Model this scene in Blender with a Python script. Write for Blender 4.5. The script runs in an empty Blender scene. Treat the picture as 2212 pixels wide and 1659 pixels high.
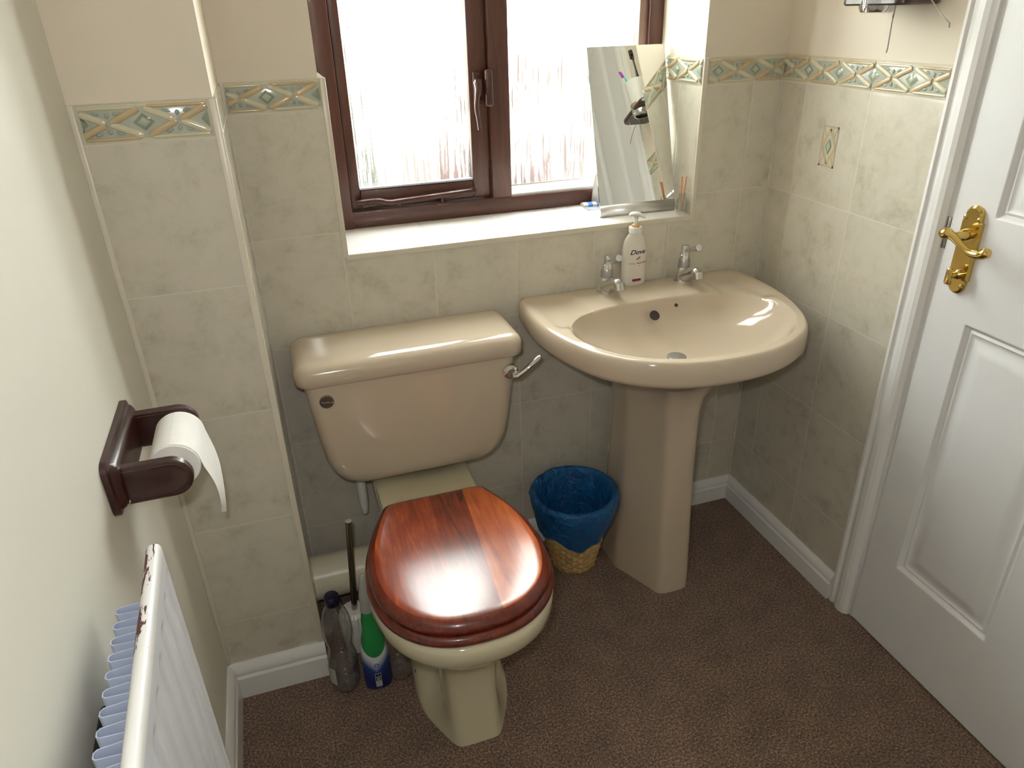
import bpy, bmesh, math, random
from mathutils import Vector, Matrix, noise
random.seed(7)
S = bpy.context.scene
COL = S.collection
PI = math.pi

# ---------------------------------------------------------------- constants
W = 1.2704        # right wall x
WB = -0.2104      # left wall x
DB = -0.2814      # boxing front y
ZB, ZT = 1.2117, 1.2695   # border bottom / top
XG = 0.1851       # tile grid x on back wall
D1 = -0.0911      # first grid y on the right wall
SILL = 0.91
YF = 0.21         # window frame face
ROOMY = -2.0
CEIL = 2.35

# ---------------------------------------------------------------- object helpers
WORLD = {}
def link(o):
    COL.objects.link(o); return o
def meta(o, label=None, cat=None, group=None, kind=None):
    if label: o['label'] = label
    if cat: o['category'] = cat
    if group: o['group'] = group
    if kind: o['kind'] = kind
    return o
def thing(name, label, cat, loc, group=None, kind=None):
    o = bpy.data.objects.new(name, None); link(o)
    o.empty_display_size = 0.03
    o.location = loc; WORLD[o.name] = Vector(loc)
    return meta(o, label, cat, group, kind)
def obj(name, bm, mats, parent=None, smooth=True, angle=35, label=None, cat=None, kind=None, group=None):
    if not isinstance(mats, (list, tuple)): mats = [mats]
    me = bpy.data.meshes.new(name)
    off = Vector((0, 0, 0))
    if parent is not None:
        off = WORLD[parent.name]
        bmesh.ops.translate(bm, verts=bm.verts, vec=-off)
    bmesh.ops.recalc_face_normals(bm, faces=bm.faces)
    bm.to_mesh(me); bm.free()
    for m in mats: me.materials.append(m)
    if smooth:
        me.polygons.foreach_set('use_smooth', [True]*len(me.polygons))
        me.set_sharp_from_angle(angle=math.radians(angle))
    o = bpy.data.objects.new(name, me); link(o)
    if parent is not None: o.parent = parent
    WORLD[o.name] = off.copy()
    return meta(o, label, cat, group, kind)
def B(): return bmesh.new()
def box(bm, x0, x1, y0, y1, z0, z1, mi=0, bev=0.0, seg=2):
    r = bmesh.ops.create_cube(bm, size=1.0)
    vs = r['verts']
    for v in vs:
        v.co = Vector(((x0+x1)/2+v.co.x*(x1-x0), (y0+y1)/2+v.co.y*(y1-y0), (z0+z1)/2+v.co.z*(z1-z0)))
    fs = set(f for v in vs for f in v.link_faces)
    for f in fs: f.material_index = mi
    if bev > 0:
        es = list(set(e for v in vs for e in v.link_edges))
        rr = bmesh.ops.bevel(bm, geom=es, offset=bev, segments=seg, affect='EDGES', profile=0.5, clamp_overlap=True)
        for f in rr['faces']: f.material_index = mi
def loft(bm, rings, cap0=True, cap1=True, closed=True, mi=0):
    vr = [[bm.verts.new(p) for p in r] for r in rings]
    n = len(vr[0])
    for a, b in zip(vr[:-1], vr[1:]):
        for i in range(n if closed else n-1):
            j = (i+1) % n
            try:
                f = bm.faces.new((a[i], a[j], b[j], b[i])); f.material_index = mi
            except ValueError: pass
    if cap0 and n > 2:
        f = bm.faces.new(list(reversed(vr[0]))); f.material_index = mi
    if cap1 and n > 2:
        f = bm.faces.new(vr[-1]); f.material_index = mi
    return vr
def lathe(bm, prof, c, axis='z', n=32, mi=0, cap=True, ex=1.0, ey=1.0):
    """prof: (radius, height) pairs; c: base point"""
    c = Vector(c); rings = []
    for r, h in prof:
        ring = []
        for i in range(n):
            a = 2*PI*i/n; u, v = r*math.cos(a)*ex, r*math.sin(a)*ey
            if axis == 'z': p = Vector((u, v, h))
            elif axis == 'y': p = Vector((u, h, v))
            elif axis == 'x': p = Vector((h, u, v))
            else:
                q = Vector((0, 0, 1)).rotation_difference(Vector(axis))
                p = q @ Vector((u, v, h))
            ring.append(c+p)
        rings.append(ring)
    loft(bm, rings, cap, cap, mi=mi)
def tube(bm, pts, r, n=10, mi=0, cap=True, flat=1.0):
    pts = [Vector(p) for p in pts]
    rs = r if isinstance(r, (list, tuple)) else [r]*len(pts)
    rings = []; up = None
    for i, p in enumerate(pts):
        t = (pts[min(i+1, len(pts)-1)]-pts[max(i-1, 0)]).normalized()
        if up is None:
            up = Vector((0, 0, 1)) if abs(t.z) < .9 else Vector((0, 1, 0))
        s = t.cross(up).normalized(); u = s.cross(t).normalized(); up = u
        rings.append([p + s*rs[i]*math.cos(2*PI*k/n) + u*rs[i]*flat*math.sin(2*PI*k/n) for k in range(n)])
    loft(bm, rings, cap, cap, mi=mi)
def crom(pts, n, closed=False):
    """Catmull-Rom resampling to about n points, by even arc length"""
    P = [Vector(p) for p in pts]; out = []
    m = len(P); segs = m if closed else m-1
    for i in range(segs):
        if closed: p0, p1, p2, p3 = P[i-1], P[i], P[(i+1) % m], P[(i+2) % m]
        else: p0, p1, p2, p3 = P[max(i-1, 0)], P[i], P[i+1], P[min(i+2, m-1)]
        for k in range(12):
            t = k/12
            out.append(.5*((2*p1)+(-p0+p2)*t+(2*p0-5*p1+4*p2-p3)*t*t+(-p0+3*p1-3*p2+p3)*t**3))
    if not closed: out.append(P[-1].copy())
    Q = out+[out[0]] if closed else out
    L = [0]
    for a, b in zip(Q[:-1], Q[1:]): L.append(L[-1]+(b-a).length)
    res = []; k = 0; tot = n if closed else n-1
    for i in range(n):
        d = L[-1]*i/tot
        while k < len(L)-2 and L[k+1] < d: k += 1
        f = (d-L[k])/max(L[k+1]-L[k], 1e-9)
        res.append(Q[k].lerp(Q[k+1], min(1, f)))
    return res
def sym(half, cx, z, n=64):
    """closed plan outline from right half points (dx,y), back centre first, front centre last"""
    pts = [(cx+d, y, z) for d, y in half]
    left = [(cx-d, y, z) for d, y in reversed(half[1:-1])]
    R = crom(pts, n//2+1); L_ = [Vector((2*cx-p.x, p.y, p.z)) for p in reversed(R[1:-1])]
    return R+L_
def rrect(x0, x1, y0, y1, r, z, k=6):
    out = []
    for cx, cy, a0 in ((x1-r, y1-r, 0), (x0+r, y1-r, 90), (x0+r, y0+r, 180), (x1-r, y0+r, 270)):
        for i in range(k+1):
            a = math.radians(a0+90*i/k)
            out.append(Vector((cx+r*math.cos(a), cy+r*math.sin(a), z)))
    return out
def inset_ring(ring, d):
    n = len(ring); c = sum(ring, Vector())/n; out = []
    for i, p in enumerate(ring):
        t = (ring[(i+1) % n]-ring[i-1]); t.z = 0
        nn = Vector((t.y, -t.x, 0)).normalized()
        if nn.dot(p-c) < 0: nn = -nn
        out.append(p-nn*d)
    return out
def shrink(ring, d, z):
    """scale towards the centre by about d at the narrow side"""
    c = sum(ring, Vector())/len(ring); k = 1-d/max(1e-6, min(max(abs(p.x-c.x) for p in ring), max(abs(p.y-c.y) for p in ring)))
    return [Vector((c.x+(p.x-c.x)*k, c.y+(p.y-c.y)*k, z)) for p in ring]
def setz(ring, z): return [Vector((p.x, p.y, z)) for p in ring]
def text_mesh(s, size, mapf, shear=0.0, ext=0.0, mi=0, bm=None, align='CENTER', offset=0.0):
    cu = bpy.data.curves.new('txt', 'FONT'); cu.body = s; cu.size = size; cu.shear = shear
    cu.align_x = align; cu.align_y = 'CENTER'; cu.resolution_u = 3; cu.offset = offset
    o = bpy.data.objects.new('txt', cu); link(o)
    dg = bpy.context.evaluated_depsgraph_get(); dg.update()
    me = bpy.data.meshes.new_from_object(o.evaluated_get(dg))
    bm = bm or B()
    base = len(bm.verts); bm.verts.ensure_lookup_table()
    vs = [bm.verts.new(mapf(v.co.x, v.co.y)) for v in me.vertices]
    for p in me.polygons:
        try:
            f = bm.faces.new([vs[i] for i in p.vertices]); f.material_index = mi
        except ValueError: pass
    bpy.data.objects.remove(o); bpy.data.curves.remove(cu); bpy.data.meshes.remove(me)
    return bm

# ---------------------------------------------------------------- materials
def srgb(r, g, b):
    f = lambda c: (c/255)/12.92 if c/255 <= .04045 else ((c/255+.055)/1.055)**2.4
    return (f(r), f(g), f(b), 1)
class NT:
    def __init__(s, name):
        s.m = bpy.data.materials.new(name); s.m.use_nodes = True
        s.t = s.m.node_tree; s.t.nodes.clear()
        s.out = s.t.nodes.new('ShaderNodeOutputMaterial')
    def n(s, typ, **kw):
        nd = s.t.nodes.new(typ)
        for k, v in kw.items(): setattr(nd, k, v)
        return nd
    def set(s, sock, v):
        if isinstance(v, bpy.types.NodeSocket): s.t.links.new(v, sock)
        elif v is not None: sock.default_value = v
    def math(s, op, a, b=None, c=None, clamp=False):
        nd = s.n('ShaderNodeMath', operation=op, use_clamp=clamp)
        for i, v in enumerate((a, b, c)):
            if v is not None: s.set(nd.inputs[i], v)
        return nd.outputs[0]
    def pos(s, kind='Object'):
        return s.n('ShaderNodeTexCoord').outputs[kind]
    def sep(s, v):
        nd = s.n('ShaderNodeSeparateXYZ'); s.set(nd.inputs[0], v); return nd.outputs
    def comb(s, x, y, z):
        nd = s.n('ShaderNodeCombineXYZ')
        for i, v in enumerate((x, y, z)): s.set(nd.inputs[i], v)
        return nd.outputs[0]
    def mapping(s, v, scale=(1, 1, 1), loc=(0, 0, 0), rot=(0, 0, 0)):
        nd = s.n('ShaderNodeMapping'); s.set(nd.inputs['Vector'], v)
        nd.inputs['Scale'].default_value = scale; nd.inputs['Location'].default_value = loc; nd.inputs['Rotation'].default_value = rot
        return nd.outputs[0]
    def noise(s, v, scale, detail=3, rough=.5, dist=0, dim='3D'):
        nd = s.n('ShaderNodeTexNoise', noise_dimensions=dim)
        if v is not None: s.set(nd.inputs['Vector'], v)
        nd.inputs['Scale'].default_value = scale; nd.inputs['Detail'].default_value = detail
        nd.inputs['Roughness'].default_value = rough; nd.inputs['Distortion'].default_value = dist
        return nd.outputs[0]
    def ramp(s, f, stops, interp='LINEAR'):
        nd = s.n('ShaderNodeValToRGB'); s.set(nd.inputs[0], f); cr = nd.color_ramp; cr.interpolation = interp
        while len(cr.elements) < len(stops): cr.elements.new(.5)
        for e, (p, c) in zip(cr.elements, stops):
            e.position = p; e.color = c if len(c) == 4 else (*c, 1)
        return nd.outputs[0]
    def mix(s, f, a, b, blend='MIX'):
        nd = s.n('ShaderNodeMix', data_type='RGBA', blend_type=blend)
        s.set(nd.inputs[0], f); s.set(nd.inputs[6], a); s.set(nd.inputs[7], b); return nd.outputs[2]
    def bump(s, h, strength=.3, dist=.002):
        nd = s.n('ShaderNodeBump'); s.set(nd.inputs['Height'], h)
        nd.inputs['Strength'].default_value = strength; nd.inputs['Distance'].default_value = dist
        return nd.outputs[0]
    def prin(s, col, rough=.5, metal=0, spec=.5, normal=None, coat=0, trans=0, ior=1.45, alpha=1, sheen=0, sss=0):
        p = s.n('ShaderNodeBsdfPrincipled')
        s.set(p.inputs['Base Color'], col); s.set(p.inputs['Roughness'], rough); s.set(p.inputs['Metallic'], metal)
        p.inputs['Specular IOR Level'].default_value = spec; p.inputs['Coat Weight'].default_value = coat
        p.inputs['Coat Roughness'].default_value = .05 if not isinstance(rough, bpy.types.NodeSocket) else .16
        p.inputs['Transmission Weight'].default_value = trans; p.inputs['IOR'].default_value = ior
        p.inputs['Sheen Weight'].default_value = sheen; s.set(p.inputs['Alpha'], alpha)
        if sss:
            p.inputs['Subsurface Weight'].default_value = sss; p.inputs['Subsurface Radius'].default_value = (.01, .01, .01)
        if normal is not None: s.set(p.inputs['Normal'], normal)
        return p.outputs[0]
    def done(s, sh):
        s.t.links.new(sh, s.out.inputs[0]); return s.m

def plain(name, c, rough=.5, metal=0, spec=.5, coat=0, var=.06, vscale=30, bump=0, bscale=200):
    m = NT(name); p = m.pos()
    f = m.noise(p, vscale, 3)
    dark = tuple(x*(1-var) for x in c[:3])+(1,); lite = tuple(min(1, x*(1+var)) for x in c[:3])+(1,)
    col = m.ramp(f, [(.3, dark), (.7, lite)])
    nm = m.bump(m.noise(p, bscale, 2), bump, .001) if bump else None
    return m.done(m.prin(col, rough, metal, spec, nm, coat))

def tile_mat(name, ax, h0, ph=.2, ax2=2, v0=ZB, pv=.25, split=True, light=1.0, white=False):
    m = NT(name); p = m.pos(); xyz = m.sep(p)
    h = m.math('DIVIDE', m.math('SUBTRACT', xyz[ax], h0), ph)
    v = m.math('DIVIDE', m.math('SUBTRACT', xyz[ax2], v0), pv)
    def dist(q, pitch):
        fr = m.math('FRACT', m.math('ADD', q, .5))
        return m.math('MULTIPLY', m.math('ABSOLUTE', m.math('SUBTRACT', fr, .5)), pitch)
    d = m.math('MINIMUM', dist(h, ph), dist(v, pv))
    grout = m.math('SUBTRACT', 1, m.math('SMOOTH_MIN', m.math('DIVIDE', d, .0017), 1, .2), clamp=True)
    cell = m.comb(m.math('FLOOR', h), m.math('FLOOR', v), 0)
    wn = m.n('ShaderNodeTexWhiteNoise'); m.set(wn.inputs['Vector'], cell)
    vm = m.n('ShaderNodeVectorMath', operation='MULTIPLY_ADD')
    m.set(vm.inputs[0], wn.outputs['Color']); vm.inputs[1].default_value = (3, 3, 3); m.set(vm.inputs[2], p)
    q = vm.outputs[0]
    big = m.noise(q, 13, 5, .68, .3); fine = m.noise(q, 48, 4, .7)
    f = m.math('ADD', m.math('MULTIPLY', big, .75), m.math('MULTIPLY', fine, .25))
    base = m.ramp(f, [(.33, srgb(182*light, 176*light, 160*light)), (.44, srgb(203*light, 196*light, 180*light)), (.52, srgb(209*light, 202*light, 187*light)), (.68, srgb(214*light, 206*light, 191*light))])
    if white: base = m.mix(.85, base, srgb(244, 243, 240))  # sill only: daylight glare put into the tile colour
    tint = m.mix(0.0 if white else m.math('MULTIPLY', m.noise(q, 9, 3), .2), base, srgb(186, 190, 172))
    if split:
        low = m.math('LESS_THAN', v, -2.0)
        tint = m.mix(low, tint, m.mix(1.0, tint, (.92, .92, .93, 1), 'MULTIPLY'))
    col = m.mix(m.math('MULTIPLY', grout, .75), tint, srgb(216, 208, 192))
    edge = m.math('DIVIDE', d, .006, clamp=True)
    ht = m.math('ADD', m.math('MULTIPLY', edge, 1.0), m.math('MULTIPLY', big, .12))
    nm = m.bump(ht, .25, .0012)
    rough = m.math('ADD', m.math('MULTIPLY', grout, .45), .16)
    return m.done(m.prin(col, rough, 0, .5, nm))

def wood(name, c1, c2, along=1, rough=.3, coat=.2, scale=18, plank=0, spec=.5):
    m = NT(name); p = m.pos('Object'); xyz = m.sep(p)
    sc = [9, 9, 9]; sc[along] = .9
    q = m.mapping(p, tuple(sc))
    g = m.noise(q, scale, 6, .65, .8)
    f = g
    if plank:
        pi_ = m.math('FLOOR', m.math('DIVIDE', xyz[0], plank))
        wn = m.n('ShaderNodeTexWhiteNoise', noise_dimensions='1D'); m.set(wn.inputs['W'], m.math('ADD', pi_, 3.3))
        f = m.math('ADD', m.math('MULTIPLY', g, .55), m.math('MULTIPLY', wn.outputs['Value'], .5))
    col = m.ramp(f, [(.25, c1), (.8, c2)])
    nm = m.bump(g, .04, .001)
    return m.done(m.prin(col, rough, 0, spec, nm, coat))

M = {}
M['plaster'] = plain('cream_plaster', srgb(222, 212, 195), .65, var=.025, vscale=4, bump=.06, bscale=160)
M['plaster_left'] = plain('cream_wall_paint', srgb(226, 223, 211), .6, var=.02, vscale=3, bump=.05, bscale=180)
M['ceiling'] = plain('white_ceiling_paint', srgb(240, 238, 230), .8, var=.01)
M['gloss'] = plain('white_gloss_paint', srgb(232, 231, 230), .28, var=.012, vscale=8)
M['trimw'] = plain('cream_plastic_trim', srgb(214, 206, 189), .3, var=.02)
M['caulk'] = plain('grey_white_sealant', srgb(205, 200, 188), .35, var=.07, vscale=60)
M['ceramic'] = NT('champagne_ceramic')
_m = M['ceramic']; M['ceramic'] = _m.done(_m.prin(_m.ramp(_m.noise(_m.pos(), 3, 1), [(.3, srgb(192, 177, 157)), (.7, srgb(196, 181, 161))]), .1, 0, .55, None, .3))
M['pan'] = plain('pale_champagne_ceramic', srgb(198, 189, 162), .1, var=.01, vscale=4, coat=.3)
M['chrome'] = plain('chrome', (.75, .75, .76, 1), .06, 1, var=.02)
M['satin'] = plain('satin_metal', (.42, .42, .42, 1), .3, .7, var=.04)
M['steel'] = plain('brushed_steel', (.38, .35, .30, 1), .16, 1, var=.06)
M['brass'] = plain('polished_brass', (.64, .47, .16, 1), .13, 1, var=.05)
M['alu'] = plain('brushed_aluminium', (.86, .86, .86, 1), .38, 1, var=.03)
M['strike'] = plain('dull_steel', (.28, .26, .25, 1), .4, 1, var=.1, vscale=90)
M['mirror'] = plain('silvered_mirror', (.86, .87, .83, 1), .005, 1, var=0)
M['mahog'] = wood('dark_mahogany', srgb(32, 13, 12), srgb(60, 26, 21), 1, .3, .25, 14)
M['frame'] = wood('mahogany_stained_frame', srgb(52, 25, 17), srgb(86, 46, 33), 2, .38, .1, 10)
M['frameh'] = wood('mahogany_stained_rail', srgb(50, 24, 17), srgb(82, 44, 31), 0, .38, .1, 10)
M['bronze'] = plain('brown_lacquered_metal', srgb(66, 42, 36), .3, .3, var=.1)
M['black'] = plain('glossy_black_plastic', srgb(24, 26, 30), .25)
M['whitepl'] = plain('white_plastic', srgb(228, 226, 220), .3, var=.02)
M['pipe'] = plain('white_painted_pipe', srgb(222, 216, 198), .35, var=.05)
M['soil'] = plain('off_white_pvc', srgb(226, 220, 196), .3, var=.02)
M['dark'] = plain('dark_hole', srgb(40, 30, 26), .6)
M['screw'] = plain('pale_brass_screw', (.6, .5, .3, 1), .3, 1)
M['navy'] = plain('navy_plastic_cap', srgb(22, 20, 44), .25)
M['green'] = plain('green_plastic', srgb(34, 122, 62), .35)
M['greenwire'] = plain('green_wire', srgb(40, 92, 56), .4)
M['paper'] = plain('tissue_paper', srgb(244, 243, 240), .9, var=.02, vscale=60, bump=.15, bscale=400)
M['card'] = plain('cardboard', srgb(176, 150, 96), .8)
M['red'] = plain('dark_red_print', srgb(132, 40, 52), .4)
M['redtext'] = plain('rose_print', srgb(170, 84, 88), .4)
M['inkblue'] = plain('navy_print', srgb(28, 30, 62), .4)
M['gold'] = plain('olive_gold_print', srgb(150, 140, 70), .4)
M['amber'] = plain('amber_collar', srgb(206, 160, 110), .35)
M['ink'] = plain('black_print', srgb(22, 20, 20), .5)
M['lightlab'] = plain('grey_label', srgb(176, 176, 172), .5)
M['bluelogo'] = plain('blue_print', srgb(46, 100, 160), .4)
M['bluestripe'] = plain('blue_stripe', srgb(50, 120, 205), .4)
M['reed'] = wood('reed_stick', srgb(176, 104, 58), srgb(210, 140, 88), 2, .6, 0)
M['teal'] = plain('teal_plastic', srgb(52, 190, 180), .3)
M['purple'] = plain('purple_bristle', srgb(150, 70, 160), .6)
M['brushblack'] = plain('black_brush_plastic', srgb(24, 24, 26), .4)
M['wire'] = plain('grey_wire', (.35, .33, .32, 1), .35, .8)
M['brick'] = plain('red_brick_wall', srgb(150, 92, 72), .8, var=.2, vscale=6)
M['hedge'] = plain('hedge_leaves', srgb(92, 112, 50), .8, var=.3, vscale=8)
M['patio'] = plain('pale_patio', srgb(178, 172, 162), .8, var=.1, vscale=2)
# carpet
_m = NT('brown_carpet'); _p = _m.pos()
_f1 = _m.noise(_p, 210, 4, .75); _f2 = _m.noise(_p, 14, 3, .5)
_f = _m.math('ADD', _m.math('MULTIPLY', _f1, .9), _m.math('MULTIPLY', _f2, .1))
_c = _m.ramp(_f, [(.38, srgb(44, 30, 22)), (.5, srgb(108, 80, 62)), (.62, srgb(172, 138, 110))])
M['carpet'] = _m.done(_m.prin(_c, .95, 0, .1, _m.bump(_f1, .9, .006), sheen=.3))
# seat wood: planks of different tone, darker edge as second material
def seatmat(name, stops, plank):
    m = NT(name); p = m.pos('Object'); xyz = m.sep(p)
    u = m.math('ADD', xyz[0], m.math('MULTIPLY', xyz[1], -.06))
    ix = m.math('FLOOR', m.math('DIVIDE', m.math('ADD', u, .6), plank))
    wn = m.n('ShaderNodeTexWhiteNoise', noise_dimensions='1D'); m.set(wn.inputs['W'], m.math('ADD', ix, 4.71))
    q = m.mapping(p, (26, 2.2, 26)); g = m.noise(q, 3, 5, .65, .7)
    fl = m.noise(m.mapping(p, (9, 5, 9)), 1.6, 2, .5, .5)
    f = m.math('ADD', m.math('ADD', m.math('MULTIPLY', g, .45), m.math('MULTIPLY', wn.outputs['Value'], .34)), m.math('MULTIPLY', fl, .3))
    col = m.ramp(f, stops)
    sm = m.noise(m.mapping(p, (60, 10, 60)), 4, 3)
    rough = m.ramp(sm, [(.3, (.19, .19, .19)), (.75, (.25, .25, .25))])
    return m.done(m.prin(col, rough, 0, .5, m.bump(g, .03, .001), .6))
M['seattop'] = seatmat('mahogany_seat_planks', [(.3, srgb(78, 22, 10)), (.52, srgb(126, 46, 18)), (.78, srgb(186, 96, 40))], .073)
M['seatedge'] = wood('mahogany_seat_edge', srgb(62, 14, 8), srgb(108, 36, 18), 1, .25, .25, 8)
# border tile glazes
M['bbase'] = plain('border_cream_glaze', srgb(206, 200, 178), .12, var=.03)
M['bcream'] = plain('border_pale_glaze', srgb(204, 198, 172), .1, var=.05)
M['bgold'] = plain('border_gold_glaze', srgb(190, 170, 136), .1, var=.08)
M['bgreen'] = plain('border_green_glaze', srgb(178, 186, 164), .1, var=.1)
M['bdark'] = plain('border_slate_glaze', srgb(138, 146, 128), .1, var=.1)
M['bteal'] = plain('border_teal_glaze', srgb(158, 168, 156), .1, var=.1)
M['bback'] = plain('border_grey_ground', srgb(176, 180, 168), .14, var=.05)
# reeded privacy glass
_m = NT('obscured_reeded_glass'); _p = _m.pos(); _xyz = _m.sep(_p)
_st = _m.noise(_m.mapping(_p, (220, 1, 5)), 1, 4, .7)
_f = _m.math('ADD', _st, _m.math('MULTIPLY', _m.math('ADD', _xyz[2], -.06), .22))
_f = _m.math('ADD', _f, _m.math('MULTIPLY', _m.math('SUBTRACT', _m.noise(_p, 5, 2), .5), .35))
_tint = _m.ramp(_m.noise(_p, 4.5, 2), [(.35, (1.0, .88, .82)), (.5, (1, 1, .96)), (.65, (.93, 1.0, .80))])
_streak = _m.ramp(_f, [(.36, (.072, .072, .069)), (.48, (.092, .092, .088)), (.54, (.97, .97, .97))])
_colr = _m.mix(1.0, _streak, _tint, 'MULTIPLY')
_tr = _m.n('ShaderNodeBsdfTransparent'); _m.set(_tr.inputs[0], _colr)
_tl = _m.n('ShaderNodeBsdfTranslucent'); _m.set(_tl.inputs[0], _colr)
_mx = _m.n('ShaderNodeMixShader'); _mx.inputs[0].default_value = .42
_m.t.links.new(_tr.outputs[0], _mx.inputs[1]); _m.t.links.new(_tl.outputs[0], _mx.inputs[2])
_gl = _m.n('ShaderNodeBsdfGlossy'); _gl.inputs['Roughness'].default_value = .15
_fr = _m.n('ShaderNodeFresnel'); _fr.inputs[0].default_value = 1.4
_mx2 = _m.n('ShaderNodeMixShader'); _m.t.links.new(_fr.outputs[0], _mx2.inputs[0])
_m.t.links.new(_mx.outputs[0], _mx2.inputs[1]); _m.t.links.new(_gl.outputs[0], _mx2.inputs[2])
M['pane'] = _m.done(_mx2.outputs[0])
def clearmat(name, tint, edge=.5, fog=0.0, rough=.05):
    m = NT(name)
    tr = m.n('ShaderNodeBsdfTransparent'); tr.inputs[0].default_value = (*tint, 1)
    gl = m.n('ShaderNodeBsdfGlossy'); gl.inputs['Roughness'].default_value = rough
    lw = m.n('ShaderNodeLayerWeight'); lw.inputs[0].default_value = edge
    f = m.math('ADD', m.math('MULTIPLY', lw.outputs['Facing'], .42), .07)
    mx = m.n('ShaderNodeMixShader'); m.set(mx.inputs[0], f)
    a = tr.outputs[0]
    if fog:
        df = m.n('ShaderNodeBsdfDiffuse'); df.inputs[0].default_value = (.8, .8, .78, 1)
        m0 = m.n('ShaderNodeMixShader'); m0.inputs[0].default_value = fog
        m.t.links.new(a, m0.inputs[1]); m.t.links.new(df.outputs[0], m0.inputs[2]); a = m0.outputs[0]
    m.t.links.new(a, mx.inputs[1]); m.t.links.new(gl.outputs[0], mx.inputs[2])
    return m.done(mx.outputs[0])
M['clear'] = clearmat('clear_plastic', (.97, .972, .98), .5, .03, .1)
M['water'] = clearmat('still_water', (.93, .945, .98), .3)
M['frost'] = clearmat('frosted_cap_plastic', (.72, .74, .72), .5, .45, .2)
M['glass'] = clearmat('clear_glass', (.94, .96, .95), .5)

# ---------------------------------------------------------------- room shell
XL, XR = .195, 1.046         # reveal faces (tiled part)
tb = tile_mat('back_wall_tiles', 0, XG); tr_ = tile_mat('right_wall_tiles', 1, D1); tx = tile_mat('boxing_tiles', 0, WB+.0025, ph=.2055, light=.985, split=False)
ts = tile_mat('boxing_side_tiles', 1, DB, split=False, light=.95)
tv = tile_mat('reveal_tiles', 1, -.1, light=1.0, split=False); tsill = tile_mat('sill_tiles', 0, XG, .2, 1, .5, .6, split=False, light=1.15, white=True)
b = B()
T = .3  # wall thickness
# plaster core
PL, PR = .182, 1.050
for (x0, x1, z0, z1) in ((WB-.1, PL, 0, CEIL), (PR, W+.1, 0, CEIL), (PL, PR, 0, SILL-.02), (PL, PR, 1.98, CEIL)):
    box(b, x0, x1, .006, T, z0, z1, 0)
# tile skins
box(b, -.0, XL, 0, .008, 0, ZT, 1); box(b, XR, W, 0, .008, 0, ZT, 1); box(b, XL, XR, 0, .008, 0, SILL-.002, 1)
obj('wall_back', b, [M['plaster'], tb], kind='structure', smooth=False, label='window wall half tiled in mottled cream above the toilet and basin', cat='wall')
b = B(); box(b, W, W+.12, -.5525, T, 0, CEIL, 0); box(b, W, W+.12, ROOMY, -1.314, 0, CEIL, 0); box(b, W, W+.12, -1.314, -.5525, 2.003, CEIL, 0); box(b, W+.06, W+.12, -1.33, -.53, 0, 2.02, 0)
o = obj('wall_right', b, [M['plaster']], kind='structure', smooth=False, label='side wall with door, half tiled under cream plaster', cat='wall')
b = B(); box(b, W-.006, W+.004, -.4815, 0, 0, ZT, 0)
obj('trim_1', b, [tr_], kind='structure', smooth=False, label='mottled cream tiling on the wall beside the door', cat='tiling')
b = B(); box(b, WB-.12, WB, ROOMY, T, 0, CEIL)
obj('wall_left', b, [M['plaster_left']], kind='structure', smooth=False, label='plain cream wall behind radiator and roll holder', cat='wall')
b = B(); box(b, WB-.12, W+.12, ROOMY-.1, ROOMY, 0, CEIL)
obj('wall_front', b, [M['plaster_left']], kind='structure', smooth=False, label='plain cream wall facing the window', cat='wall')
b = B(); box(b, WB-.12, W+.12, ROOMY-.1, T, CEIL, CEIL+.1)
obj('ceiling', b, [M['ceiling']], kind='structure', smooth=False, label='plain white ceiling', cat='ceiling')
b = B(); box(b, WB-.12, W+.12, ROOMY-.1, T, -.1, 0)
obj('floor', b, [M['carpet']], kind='structure', smooth=False, label='brown short pile carpet', cat='carpet')
# pipe boxing
b = B(); box(b, WB, -.004, DB+.004, .006, 0, CEIL, 0)
box(b, WB, 0, DB, DB+.004, 0, ZT, 1); box(b, -.004, 0, DB+.004, .006, 0, ZT, 2)
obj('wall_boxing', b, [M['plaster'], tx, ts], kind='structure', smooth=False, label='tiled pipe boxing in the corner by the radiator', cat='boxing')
# reveal linings
b = B(); box(b, PL-.01, XL, .0082, YF+.03, SILL-.02, ZT, 0); box(b, XR, PR+.01, .0082, YF+.03, SILL-.02, ZT, 0)
obj('trim_2', b, [tv], kind='structure', smooth=False, label='tiled window reveal sides', cat='tiling')
b = B(); box(b, XL, XR, .0085, YF+.03, SILL-.02, SILL, 0)
obj('trim_3', b, [tsill], kind='structure', smooth=False, label='tiled window sill, colour whitened for daylight glare', cat='sill')
# plastic edge trims and sealant lines
b = B()
box(b, XL-.011, XL+.0005, -.0025, .002, SILL-.004, ZT+.001, 0, .001)
box(b, XR-.0005, XR+.011, -.0025, .002, SILL-.004, ZT+.001, 0, .001)
box(b, XL-.004, XR+.004, -.003, .002, SILL-.012, SILL+.0008, 0, .0015); box(b, XL, XR, -.0022, .009, SILL-.006, SILL, 0)
obj('trim_4', b, [M['trimw']], kind='structure', label='cream plastic tile edging round the window reveal', cat='trim')
b = B()
box(b, -.010, .0015, DB-.0025, DB+.003, 0.09, ZT, 0, .001); box(b, -.003, .0015, DB-.002, DB+.012, .09, ZT, 0, .001)
box(b, WB, WB+.009, DB-.002, DB+.002, .09, ZT, 0, .0008)
box(b, -.0, .004, -.006, .001, .09, ZT, 1); box(b, W-.011, W-.005, -.004, .001, .06, ZT, 1)
obj('trim_5', b, [M['trimw'], M['caulk']], kind='structure', label='cream edging and sealant up the boxing corner', cat='trim')

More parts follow.
